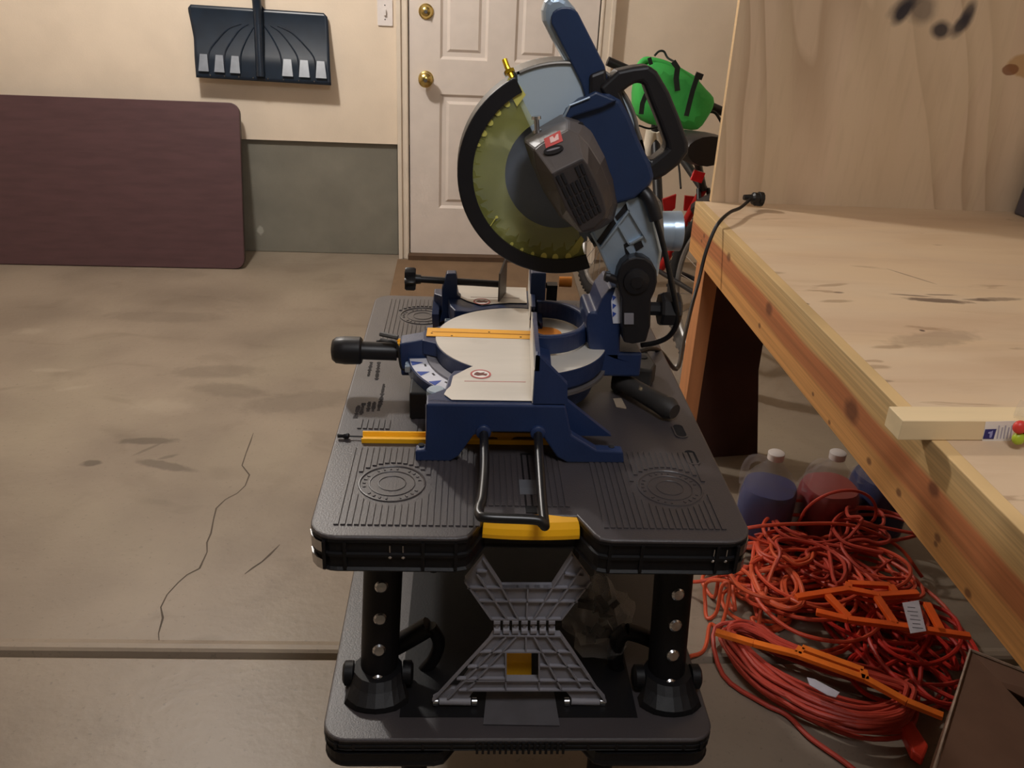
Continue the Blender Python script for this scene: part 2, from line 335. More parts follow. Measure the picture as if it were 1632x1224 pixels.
b = B(); box(b, ((XL+XR)/2, D+.10, (.565+ZC)/2), (XR-XL+.2, .16, ZC-.565)); tag(obj('wall_back', b, M_wall), kind='structure')
b = B(); box(b, ((XL-.28)/2, D+.115, .2825), (-.28-XL, .15, .565)); tag(obj('wall_back_stem', b, M_stem, bevel=.004), kind='structure')
blot(M_stem, (at(415, 367, Y=D+.04).x, D, at(415, 367, Y=D+.04).z), (.016, .2, .022), (176, 172, 160), .8, .2, 0, 60, .5)
b = B(); box(b, ((.73+XR)/2, D+.115, .2825), (XR-.73, .15, .565)); tag(obj('wall_back_right', b, M_wall), kind='structure')
b = B(); box(b, (XL-.05, (YF+D)/2, ZC/2), (.1, D-YF+.3, ZC)); tag(obj('wall_left', b, M_wall), kind='structure')
b = B(); box(b, (XR+.05, (YF+D)/2, ZC/2), (.1, D-YF+.3, ZC)); tag(obj('wall_right', b, M_wall), kind='structure')
b = B(); box(b, ((XL+XR)/2, YF-.05, ZC/2), (XR-XL, .1, ZC)); tag(obj('wall_front', b, M_stem), kind='structure')
b = B(); box(b, ((XL+XR)/2, (YF+D)/2, ZC+.05), (XR-XL+.2, D-YF+.3, .1)); tag(obj('ceiling', b, mat('ceiling_drywall', (170, 160, 148), .9)), kind='structure')

# door with six panels
DX0, DX1, DZ0, DZ1 = -.217, .655, .03, 2.06
dr = tag(thing('door_1', ((DX0+DX1)/2, D, 0), None, None), kind='structure')
b = B(); yF = D-.012
xs = [DX0, -.075, .146, .272, .493, DX1]; zs = [DZ0, .265, .812, .968, 1.72, 1.83, 1.97, DZ1]
for i in range(5):
    for j in range(7):
        x0, x1, z0, z1 = xs[i], xs[i+1], zs[j], zs[j+1]
        if i in (1, 3) and j in (1, 3, 5):
            rr = [(0, 0), (.012, .012), (.032, .012), (.045, .002)]
            prev = None
            for ins, dep in rr:
                q = [b.verts.new((x0+ins, yF+dep, z0+ins)), b.verts.new((x1-ins, yF+dep, z0+ins)), b.verts.new((x1-ins, yF+dep, z1-ins)), b.verts.new((x0+ins, yF+dep, z1-ins))]
                if prev:
                    for k in range(4): b.faces.new((prev[k], prev[(k+1) % 4], q[(k+1) % 4], q[k]))
                prev = q
            b.faces.new(prev)
        else:
            b.faces.new([b.verts.new(p) for p in ((x0, yF, z0), (x1, yF, z0), (x1, yF, z1), (x0, yF, z1))])
bmesh.ops.remove_doubles(b, verts=b.verts, dist=1e-5)
obj('door_leaf', b, M_white, dr)
for zk, nm in ((.879, 'door_knob'), (1.171, 'deadbolt')):
    c = V((-.140, yF, zk)); b = B()
    if nm == 'door_knob': lathe(b, [(0, .036), (.006, .034), (.012, .02), (.03, .014), (.038, .024), (.05, .033), (.064, .033), (.074, .024), (.077, .008)], c, (0, -1, 0))
    else: lathe(b, [(0, .034), (.006, .034), (.012, .026), (.02, .022), (.024, .018), (.026, 0)], c, (0, -1, 0))
    k = obj(nm, b, M_brass, dr, smooth=True)
    b = B(); lathe(b, [(0, .008), (.003, .008)], c+V((0, -(.077 if nm == 'door_knob' else .026), 0)), (0, -1, 0), 16); box(b, c+V((0, -(.082 if nm == 'door_knob' else .034), 0)), (.005, .014, .016)) if nm == 'deadbolt' else None
    obj('key_cylinder', b, M_steel, k)
b = B(); box(b, ((DX0+DX1)/2, D-.02, .016), (DX1-DX0+.02, .09, .03)); obj('sill', b, mat('weathered_sill', (88, 66, 48), .7), dr)
# casings
for n_, (x0, x1) in enumerate(((-.276, -.222), (.662, .73))):
    b = B(); box(b, ((x0+x1)/2, D-.004, 1.05), (x1-x0, .034, 2.1)); box(b, (x0+.011 if n_ == 0 else x1-.011, D-.012, 1.05), (.02, .04, 2.1)); box(b, (x1-.008 if n_ == 0 else x0+.008, D-.009, 1.05), (.012, .036, 2.1))
    tag(obj('trim_%d' % (n_+1), b, M_trim, bevel=.003), kind='structure')
b = B(); box(b, (.227, D-.004, 2.12), (1.006, .034, .06)); tag(obj('trim_3', b, M_trim), kind='structure')
# light switch plate
t = thing('light_switch', at(608, 20, Y=D), 'white wall switch plate on the cream wall left of the white door', 'light switch')
b = B(); p0 = at(608, 8, Y=D+.02); prism(b, [(-.365+u, D+.02, 1.098+v) for u, v in rrect(.037, .06, .07, .116, .005)], (0, -.008, 0)); obj('plate', b, M_cap, t, bevel=.002)
b = B(); box(b, (-.328, D+.008, 1.158), (.010, .016, .024)); obj('toggle', b, M_cap, t)
for zz in (1.128, 1.188):
    b = B(); lathe(b, [(0, .003), (.001, .003)], (-.328, D+.012, zz), (0, -1, 0), 10); obj('screw', b, M_steel, t)

# brown mat by the door
b = B(); prism(b, [(x, y, .0005) for x, y in ((-.285, 3.52), (.58, 3.52), (.6, 4.32), (-.28, 4.32))], (0, 0, .007))
tag(obj('floor_mat', b, M_mat, loc=(.15, 3.9, 0)), 'flat brown mat lying on the concrete in front of the white door', 'mat')

# ceiling light fixture around the bulb (out of frame above)
t = thing('ceiling_light', (LP[0], LP[1], ZC), 'bare bulb lamp holder on the garage ceiling', 'lamp')
b = B(); lathe(b, [(0, .06), (-.02, .06), (-.05, .03), (-.08, .022)], (LP[0], LP[1], ZC), (0, 0, 1)); obj('lamp_holder', b, M_cap, t, smooth=True)

# ------------------------------------------------------------ leaning brown folding table
t = thing('folding_table', (-1.75, 4.12, 0), 'dark brown folding tabletop leaning on its long edge against the cream wall', 'table')
al = math.atan2(4.292-4.112, .745)              # lean
ex = V((1, .012, 0)).normalized(); ez = V((0, math.sin(al), math.cos(al))); en = ex.cross(ez)  # en points to the room
if en.y > 0: en = -en
Lh = .766
o = V((-1.0-1.83/2, 4.108, .003))
out = [o+ex*u+ez*(v+Lh/2) for u, v in rrect(0, 0, 1.83, Lh, .045, 6)]
b = B(); prism(b, out, -en*.02); obj('tabletop', b, M_brown, t, bevel=.003)
b = B(); outa = [o+ex*u+ez*(v+Lh/2)-en*.0205 for u, v in rrect(0, 0, 1.825, Lh-.006, .045, 6)]; inn = [o+ex*u+ez*(v+Lh/2)-en*.0205 for u, v in rrect(0, 0, 1.76, Lh-.07, .02, 6)]
ring_prism(b, outa, inn, -en*.022); obj('apron', b, M_brownedge, t)

# ------------------------------------------------------------ snow shovel
t = thing('snow_shovel', (-.89, D, .85), 'dark blue plastic snow shovel hung blade down on the cream wall', 'shovel')
def shov(u, v, off=0):
    # u -1..1 across, v 0 (top) .. 1 (lip)
    z = 1.150-.305*v-.006*u; hw = .300-.0*v
    if u < 0: x = -.893+u*(.318-.02*min(1, v*2.2)-.006*v)
    else: x = -.893+u*(.318-.012*(1-v))
    d = .030+.070*math.sin(math.pi*min(1, v*.62+.0))**1.5+.0*abs(u)  # bow of the scoop off the wall
    d = .02+.085*(v**1.6) if v < .72 else .02+.085*(.72**1.6)+(v-.72)*.05
    return V((x, D+.02-d-off, z))
b = B(); NU, NV = 44, 20
for off in (0, -.006):
    pass
g = []
for j in range(NV+1):
    row = []
    for i in range(NU+1):
        u = -1+2*i/NU; v = j/NV
        # rounded top corners
        c = .10; du = 0
        if v < c and abs(u) > .93: uu = abs(u); k = (1-math.sqrt(max(0, 1-((c-v)/c)**2))); u2 = math.copysign(.93+(uu-.93)*(1-k*.8), u)
        else: u2 = u
        row.append(b.verts.new(shov(u2, v)))
    g.append(row)
for j in range(NV):
    for i in range(NU): b.faces.new((g[j][i], g[j][i+1], g[j+1][i+1], g[j+1][i]))
sb = obj('scoop', b, M_shovel, t, smooth=True)
md = sb.modifiers.new('solid', 'SOLIDIFY'); md.thickness = .007; md.offset = 0
for s in (-1, 1):
    for k in range(3):
        # curved ribs fanning from the socket
        u1 = s*(.30+.24*k); ub = s*(.36+.24*k)
        P = [shov(s*.06+s*.10*k, .22, .002), shov(s*(.12+.17*k), .30, .003), shov(s*(.22+.21*k), .46, .004), shov(u1-s*.01, .62, .005), shov(u1+s*.01, .8, .005), shov(u1+s*.015, .90, .004)]
        b = B(); tube(b, P, .004, 6, smooth=4); obj('rib', b, M_shovel, t, smooth=True)
        if k >= 0:
            # raised wedge pad beside each rib, its sheen put in as pale colour
            a0, a1 = (ub-.03, ub+.05) if s > 0 else (ub+.03, ub-.05)
            a0 = u1+s*.015; a1 = u1+s*.155
            c0, c1, c2, c3 = shov(a0+s*.02, .62, .003), shov(a1-s*.02, .62, .003), shov(a1+s*.01, .90, .017), shov(a0-s*.005, .90, .017)
            b = B(); prism(b, [c0, c1, c2, c3], (0, .012, 0)); obj('sheen_pad', b, mat('sheen_pad_grey', (118, 124, 134), .3, spec=.8), t, label='raised pad with its sheen in the pale colour')
b = B(); hx = -.893
tube(b, [shov(0.0, .93, .012), shov(0, .6, .02), shov(0, .3, .03), shov(0, 0, .035), V((hx, D-.04, 1.20)), V((hx, D-.045, 1.28))], .02, 12, smooth=4, rs=None); obj('socket', b, M_shovel, t, smooth=True)
b = B(); prism(b, [shov(-.10, .02, .004), shov(.10, .02, .004), shov(.035, .10, .01)+V((0, 0, .05)), V((hx+.02, D-.035, 1.21)), V((hx-.02, D-.035, 1.21)), shov(-.035, .10, .01)+V((0, 0, .05))], (0, .012, 0)); obj('gusset', b, M_shovel, t)
b = B(); tube(b, [V((hx, D-.045, 1.25)), V((hx-.01, D-.03, 2.0))], .014, 12); obj('handle', b, M_shovel, t, smooth=True)
for k in range(8):
    b = B(); lathe(b, [(0, .004), (.003, .003)], shov(-.78+.22*k, .955, .003), (0, -1, 0), 8); obj('rivet', b, M_steel, t)

# ------------------------------------------------------------ wooden workbench
t = thing('workbench', (1.28, 1.35, 0), 'raw wooden workbench with plywood top and tall plywood divider', 'workbench')
b = B(); box(b, ((.676+1.9)/2, 1.29, .815), (1.9-.676, 2.1, .02)); obj('worktop', b, M_top, t)
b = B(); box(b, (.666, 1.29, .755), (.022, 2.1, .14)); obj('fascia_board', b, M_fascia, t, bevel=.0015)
b = B(); box(b, (1.28, 2.325, .755), (1.2, .03, .10)); obj('end_rail', b, M_leg, t)
b = B(); box(b, (1.28, .29, .755), (1.2, .03, .10)); obj('end_rail', b, M_leg, t)
for (x, y, s) in ((.699, 2.285, (.04, .085)), (1.86, 2.285, (.04, .085)), (1.86, .32, (.04, .085)), (.699, .32, (.04, .085))):
    b = B(); box(b, (x, y, .4025), (s[0], s[1], .805)); obj('leg', b, M_leg, t)
# upright divider
b = B(); prism(b, [(.697, 2.335, .8251), (1.9, 2.322, .8251), (1.9, 2.322, 1.85), (.697, 2.335, 1.85)], (0, .018, 0)); dv = obj('divider_panel', b, [M_ply, M_plyedge], t)
for f in dv.data.polygons:
    if abs(f.normal.x) > .9: f.material_index = 1
# dark sheet added under the bench to darken the space behind its far leg
b = B(); prism(b, [(.735, 2.36, 0), (.985, 2.40, 0), (.935, 2.39, .30), (.93, 2.39, .68), (.735, 2.36, .68)], (.002, .012, 0))
tag(obj('shade_board', b, M_shadeboard, loc=(.85, 2.38, 0)), 'dark brown sheet added under the workbench to darken the space beside its far leg', 'board')
# dark grey case on the bench against the divider
t2 = thing('storage_case', (1.62, 2.2, .825), 'dark grey case standing on the workbench at the divider, right edge of the picture', 'case')
b = B(); prism(b, [(1.535, 2.305, .8255), (1.83, 2.30, .8255), (1.83, 2.30, 1.02), (1.553, 2.305, 1.02)], (.02, -.14, 0)); obj('case_body', b, mat('dark_grey_case', (78, 74, 82), .3, spec=.7), t2, bevel=.006)
b = B(); box(b, (1.565, 2.16, .92), (.012, .006, .17)); obj('edge_strip', b, mat('case_edge_strip', (120, 116, 124), .3), t2)

# pine strip with a sticker
t = thing('pine_board', (.9, 1.03, .825), 'short pale pine strip with a white and blue sticker lying on the workbench', 'board')
P = [(.606, 1.012), (1.02, 1.020), (1.02, 1.063), (.606, 1.055)]
b = B(); prism(b, [(x, y, .8255) for x, y in P], (0, 0, .030)); obj('strip', b, M_pine, t, bevel=.0012)
stick = lambda x, y: (lambda q: V((q.x, 1.012+(q.x-.606)*.0193-.0006, q.z)))(at(x, y, Y=1.014))
def quad(pts, m, parent, name, off=.0003, ext=(0, .0003, 0)):
    b = B(); prism(b, pts, ext); return obj(name, b, m, parent)
q = lambda px: [stick(x, y) for x, y in px]
st = quad(q([(1565, 703.5), (1571, 672), (1621, 671), (1611, 703)]), M_wh, t, 'sticker')
quad([p+V((0, -.0006, 0)) for p in q([(1566, 699), (1570, 684), (1588, 683.5), (1583, 699.5)])], mat('logo_blue', (44, 42, 110), .5), st, 'logo_square')
quad([p+V((0, -.001, 0)) for p in q([(1576, 697), (1577, 691), (1574, 690), (1575, 688), (1580, 687), (1582, 685.5), (1581, 692), (1579, 697)])], mat('logo_pale', (150, 150, 200), .5), st, 'logo_mark')
for k in range(5):
    x0 = 1588+k*5.2; quad([p+V((0, -.0006, 0)) for p in q([(x0, 699), (x0+3.6, 678+(k % 2)*3), (x0+5.6, 678+(k % 2)*3), (x0+2, 699)])], mat('faint_print', (176, 170, 184), .5), st, 'print_line')
# plastic pouch with red and green pieces
t = thing('plastic_pouch', (.78, 1.0, .8255), 'clear plastic pouch with red and green pieces at the right end of the pine strip', 'pouch')
for (px, py, r, m, nm) in ((1622, 678, .0095, M_red, 'red_piece'), (1620, 696, .009, mat('lime', (170, 190, 50), .4), 'green_piece'), (1640, 686, .011, M_redp, 'red_piece')):
    c = at(px, py, Y=.995); b = B(); bmesh.ops.create_uvsphere(b, u_segments=14, v_segments=8, radius=r, matrix=Matrix.Translation((c.x, .99, max(c.z, .836))) @ Matrix.Diagonal((1, .8, 1, 1))); obj(nm, b, m, t, smooth=True)
c0, c1 = V((.772, 1.028, .868)), V((.86, .975, .846))
b = B(); tube(b, [c0, c0*.6+c1*.4+V((0, 0, .003)), c1], .013, 12, smooth=4); obj('pouch_film', b, M_film, t, smooth=True)
b = B(); box(b, (.83, .985, .842), (.10, .045, .030), .1); obj('pouch_film', b, M_film, t, bevel=.008, seg=3)

# ------------------------------------------------------------ folding work table (two resin slabs joined by legs and X braces)
BX, BY, BR = .104, .881, -.0155
def bl(u, v, z): return V((BX+math.cos(BR)*u-math.sin(BR)*v, BY+math.sin(BR)*u+math.cos(BR)*v, z))
WT = thing('folding_work_table', bl(0, .43, 0), 'black resin folding work table with yellow grips carrying the miter saw', 'work table')
W2, LL, ZT = .2745, .85, .755
def slab_outline(w, l, r, n1, n2, nd):
    o = []
    def arc(cx, cy, a0, a1):
        for k in range(7): a = math.radians(a0+(a1-a0)*k/6); o.append((cx+r*math.cos(a), cy+r*math.sin(a)))
    arc(-w+r, r, 180, 270)
    o.extend([(-n1-.02, 0), (-n1-.006, .004), (-n1, .012), (-n2, nd)] if nd else [])
    o.extend([(n2, nd), (n1, .012), (n1+.006, .004), (n1+.02, 0)] if nd else [])
    arc(w-r, r, 270, 360); arc(w-r, l-r, 0, 90)
    o.extend([(n1+.02, l), (n1, l-.012), (n2, l-nd), (-n2, l-nd), (-n1, l-.012), (-n1-.02, l)] if nd else [])
    arc(-w+r, l-r, 90, 180); return o
so = slab_outline(W2, LL, .034, .075, .058, .052)
def inset_out(o, d):
    cx, cy = 0, LL/2; r = []
    for i, (x, y) in enumerate(o):
        a = V((*o[i-1], 0)); c = V((*o[(i+1) % len(o)], 0)); tt = (c-a); n = V((-tt.y, tt.x, 0)).normalized(); r.append((x+n.x*d, y+n.y*d))
    return r
def slab(name, zt, th, m_top, m_side, so=so):
    b = B()
    rings = [(so, zt-.004), (inset_out(so, .003), zt)]
    body = [(inset_out(so, .008), zt-th+.004), (inset_out(so, .004), zt-th), ]
    # body: side with mid seam
    lv = [(.010, zt-th), (.002, zt-th+.003), (0, zt-th+.006), (.003, zt-th+.009), (.003, zt-th*.5-.003), (-.0005, zt-th*.5-.002), (-.0005, zt-th*.5+.002), (.003, zt-th*.5+.003), (.003, zt-.012), (0, zt-.009), (0, zt-.0045)]
    loft(b, [[bl(x, y, z) for x, y in inset_out(so, d)] for d, z in lv])
    sd = obj(name+'_rim', b, m_side, WT)
    b = B(); loft(b, [[bl(x, y, z) for x, y in inset_out(so, d)] for d, z in ((0, zt-.0044), (0, zt-.002), (.0012, zt-.0006), (.003, zt))]); tp = obj(name, b, m_top, WT)
    # vertical ribs and latch marks on the rim
    for u in (-.255, -.23, -.135, -.095, .095, .135, .23, .255):
        b = B(); c = bl(u, .002, zt-th/2); box(b, c, (.004, .006, th-.016), BR); obj('rim_rib', b, m_side, sd)
    for v in (.1, .25, .42, .6, .75):
        for s in (-1, 1):
            b = B(); c = bl(s*(W2-.002), v, zt-th/2); box(b, c, (.006, .004, th-.016), BR); obj('rim_rib', b, m_side, sd)
    return tp, sd
tp, sd = slab('tabletop', ZT, .056, M_grey, M_black)
# ribbed texture strips on the top
b = B(); circ = [(-.182, .121), (.192, .121), (-.173, .735), (.186, .735)]
def strip(b, u, v0, v1, wd=.0056, h=.0019):
    segs = [(v0, v1)]
    for cu, cv in circ:
        R = .052
        if abs(u-cu) < R:
            hgt = math.sqrt(R*R-(u-cu)**2); n = []
            for a, c in segs:
                if cv+hgt <= a or cv-hgt >= c: n.append((a, c)); continue
                if cv-hgt > a: n.append((a, cv-hgt))
                if cv+hgt < c: n.append((cv+hgt, c))
            segs = n
    for a, c in segs:
        if c-a < .006: continue
        box(b, bl(u, (a+c)/2, ZT+h/2-.0002), (wd, c-a, h), BR)
for k in range(22):
    u = -.243+.0083*k
    strip(b, u, .024, .215); 
    if u > -.165 or u < -.2: strip(b, u, .262 if u > -.165 else .27, .375 if u > -.165 else .30)
    strip(b, u, .40 if u > -.165 else .42, .56) if u > -.165 else None
    strip(b, u, .58, .826)
for k in range(19):
    u = .092+.0083*k; strip(b, u, .024, .215)
    strip(b, u, .58, .826)
for u in [-.06+.0083*k for k in range(14)]: strip(b, u, .07, .2)
obj('grip_texture', b, M_grey, tp)
for cu, cv in circ:
    b = B()
    for R, r in ((.0435, .0015), (.030, .0008), (.018, .0007)):
        tube(b, [bl(cu+R*math.cos(a), cv+R*math.sin(a), ZT+.0003) for a in [2*math.pi*k/40 for k in range(40)]], r, 6, closed=True)
    for k in range(26):
        a = 2*math.pi*k/26; 
        if k % 5: box(b, bl(cu+.037*math.cos(a), cv+.037*math.sin(a), ZT+.0004), (.004, .0022, .0012), a+BR)
    md = obj('medallion', b, M_grey, tp)
# small printed instruction lines (too worn to read in the photo)
M_print = mat('worn_print', (44, 39, 40), .7)
b = B()
for (px0, py0, px1, py1) in ((592, 577, 587, 600), (604, 577, 600, 606), (612, 612, 606, 645), (572, 646, 566, 667), (580, 642, 575, 661), (589, 640, 586, 656), (597, 640, 594, 656), (606, 640, 603, 655)):
    a = at(px0, py0, Z=ZT); c = at(px1, py1, Z=ZT); L_ = (c-a).length; n = int(L_/.0042)
    for k in range(n):
        p = a.lerp(c, (k+.5)/n); s = random.choice((.0045, .006, .007, .0035)); box(b, (p.x, p.y, ZT+.0003), (s, .0024, .0006), math.atan2(c.y-a.y, c.x-a.x)+math.pi/2)
        if random.random() < .6: box(b, (p.x+random.uniform(-.002, .002), p.y+.0012, ZT+.0003), (.0016, .0026, .0006), 0)
obj('instruction_print', b, M_print, tp)
# hand slots
for (px, py) in ((1083, 688), (1102, 730)):
    p = at(px, py, Z=ZT); uu, vv = p.x-BX, p.y-BY
    b = B(); prism(b, [V((p.x+x, p.y+y, ZT-.001)) for x, y in rrect(0, 0, .015, .038, .007)], (0, 0, .0022)); obj('slot', b, M_vent, tp)
    b = B(); ring_prism(b, [V((p.x+x, p.y+y, ZT-.001)) for x, y in rrect(0, 0, .020, .043, .0095)], [V((p.x+x, p.y+y, ZT-.001)) for x, y in rrect(0, 0, .015, .038, .007)], (0, 0, .0030)); obj('slot_rim', b, M_grey, tp)
# yellow clamp channels with their little black pulls
def channel(x0, x1, y, wd):
    b = B(); z = ZT+.0003
    prof = [(-wd/2, 0), (-wd/2, .007), (-wd/2+.003, .007), (-wd/2+.005, .002), (wd/2-.005, .002), (wd/2-.003, .007), (wd/2, .007), (wd/2, 0)]
    loft(b, [[V((x, y+a-.0155*(x-BX)*0, z+c)) for a, c in prof] for x in (x0, x1)])
    c = obj('clamp_channel', b, M_yel, tp, label='yellow clamp channel')
    b = B(); tube(b, [(x0+.001, y, z+.004), (x0-.022, y+.001, z+.004)], .0012, 6)
    lathe(b, [(0, .002), (.002, .0042), (.007, .0045), (.010, .003), (.017, .0032), (.018, .001)], (x0-.018, y+.001, z+.0045), (-1, 0, 0), 12); obj('pull', b, M_rubber, c, smooth=True)
channel(-.127, .172, 1.124, .024)
channel(-.100, .14, at(625, 549, Z=ZT).y, .022)
for xx, yy, s in ((.062, 1.124, .012), (.108, 1.127, .02), (.095, 1.12, .01)):
    b = B(); prism(b, [V((xx+s*math.cos(a)*random.uniform(.6, 1), yy+.006*math.sin(a), ZT+.0026)) for a in [2*math.pi*k/9 for k in range(9)]], (0, 0, .0003)); obj('scuff', b, mat('channel_scuff', (96, 62, 28), .8), tp)
# yellow handle in the near notch, and its twin at the far end
for s, (v0, v1) in ((1, (.064, .040)), (-1, (LL-.064, LL-.040))):
    b = B(); rings = []
    for k, (dv_, z) in enumerate(((0, ZT-.001), (.3, ZT-.0005), (.7, ZT-.006), (.9, ZT-.014), (1, ZT-.022), (.98, ZT-.028))):
        v = v0+(v1-v0)*dv_; h = .058+.004*dv_
        rings.append([bl(u, v-(.004*s*(1-(u/h)**2) if k else 0), z) for u in [-h+2*h*i/10 for i in range(11)]])
    vs = [[b.verts.new(p) for p in r] for r in rings]
    for a, c in zip(vs, vs[1:]):
        for i in range(10): b.faces.new((a[i], a[i+1], c[i+1], c[i]))
    h_ = obj('carry_grip', b, M_yel, WT, label='yellow carry grip'); md = h_.modifiers.new('solid', 'SOLIDIFY'); md.thickness = .004
# central black channel plates
b = B(); box(b, bl(0, .13, ZT+.0006), (.014, .15, .0012), BR); obj('centre_seam', b, M_black, tp)
p = at(843, 778, Z=ZT); b = B(); box(b, (p.x, p.y, ZT+.001), (.026, .036, .002), BR); obj('label_plate', b, mat('dull_plate', (84, 86, 92), .4), tp)
# steel corner caps
for zz in (ZT-.018, ZT-.044):
    for s in (-1, 1):
        b = B(); A = [math.radians(a) for a in (185, 205, 225, 245)]; prism(b, [bl(s*(W2-.034+.0352*abs(math.cos(a))), .034+.0352*math.sin(a), zz-.008) for a in A]+[bl(s*(W2-.034+.033*abs(math.cos(a))), .034+.033*math.sin(a), zz-.008) for a in A[::-1]], (0, 0, .015)); obj('corner_cap', b, M_steel, sd)
# steel pins on the rim
for u in (-.175, -.159, .225, .241):
    b = B(); lathe(b, [(0, .0022), (.004, .0022), (.005, .001)], bl(u, .003, ZT-.030), (0, -1, 0), 10); tube(b, [bl(u, -.0005, ZT-.012), bl(u, -.0005, ZT-.022)], .001, 6); obj('pin', b, M_steel, sd)
# lower slab
tpl, sdl = slab('lower_shelf', .418, .026, M_grey, M_black, slab_outline(W2, LL, .034, 0, 0, 0))
b = B(); so2 = slab_outline(W2, LL, .034, .10, .07, .06); loft(b, [[bl(x, y, z) for x, y in inset_out(so2, d)] for d, z in ((.010, .362), (.001, .366), (0, .370), (.002, .374), (.002, .388), (0, .3915))]); sdl = obj('shelf_underside', b, M_black, WT)
for k in range(16):
    b = B(); box(b, bl(-.06+.008*k, -.001, .404), (.0035, .004, .02), BR); obj('rim_rib', b, M_black, tpl)
b = B(); box(b, bl(0, .40, .4184), (.34, .72, .0012), BR); obj('shelf_well', b, M_black, tpl)
p0, p1, p2, p3 = [at(x, y, Z=.4195) for x, y in ((776, 1098), (882, 1098), (892, 1157), (770, 1155))]
b = B(); prism(b, [p0, p1, p2, p3], (0, 0, .001)); obj('centre_plate', b, mat('plate_grey', (74, 72, 76), .6), tpl)
# legs between the slabs
def leg(u, v, v_top, far=False):
    a = bl(u, v, .43); c = bl(u+(.012 if u < 0 else -.012), v_top, .70)
    b = B(); tube(b, [a, c], .0275, 20); l = obj('leg', b, M_black, WT, smooth=True)
    if not far:
        for k in range(4):
            p = a.lerp(c, .03+.195*k); cc = p+V((0, -.0265, .006))
            b = B(); lathe(b, [(-.002, .0095), (.002, .0095), (.0045, .007), (.005, 0)], cc, (.15, -1, .25), 16); obj('leg_button', b, M_steel, l, smooth=True, label='silver locking button')
    # foot bracket: a flared ribbed socket with side ears
    b = B(); d = bl(u, v-.035, .4185); m = 20; rings = []
    for h, rx, ry, off in ((0, .046, .030, 0), (.010, .042, .030, 0), (.022, .036, .032, .018), (.032, .034, .033, .030)):
        rings.append([V((d.x+rx*math.cos(t_)*(1+.05*(k % 2)), d.y+off+ry*math.sin(t_), .4186+h)) for k, t_ in enumerate([2*math.pi*i/m for i in range(m)])])
    loft(b, rings); f = obj('leg_socket', b, M_black, WT)
    for s in (-1, 1):
        b = B(); lathe(b, [(0, .018), (.012, .018), (.015, .013)], (d.x+s*.036, d.y+.03, .4186+.020), (s, 0, 0), 18); obj('pivot_ear', b, M_black, f, smooth=True)
    b = B(); tube(b, [a+V((.0285*math.cos(t_), .0285*math.sin(t_), .006)) for t_ in [2*math.pi*k/20 for k in range(20)]], .0025, 6, closed=True); obj('collar', b, M_dgrey, f, smooth=True)
leg(-.205, .11, .135); leg(.222, .105, .12); leg(-.205, LL-.12, LL-.13, True); leg(.215, LL-.12, LL-.13, True)
# curved lever braces behind the near legs
for pts, r_ in (([(628, 1030), (655, 1015), (684, 998)], .013), ([(686, 998), (699, 1022), (692, 1048), (672, 1072), (652, 1094)], .0085), ([(1045, 1022), (1020, 1012), (998, 1006)], .011), ([(1000, 1004), (984, 1020), (982, 1060), (1000, 1100)], .011)):
    b = B(); tube(b, [at(x, y, Y=1.02) for x, y in pts], r_*1.15, 10, smooth=5); obj('lever_brace', b, M_black, WT, smooth=True)
b = B(); p = bl(-.16, .19, .4184); 
# diagonal stay bars
for (a, c) in (((-.13, .20, .55), (-.10, .45, .68)), ((.10, .30, .50), (.16, .50, .68))):
    b = B(); tube(b, [bl(*a), bl(*c)], .006, 8); obj('stay_bar', b, M_black, WT)
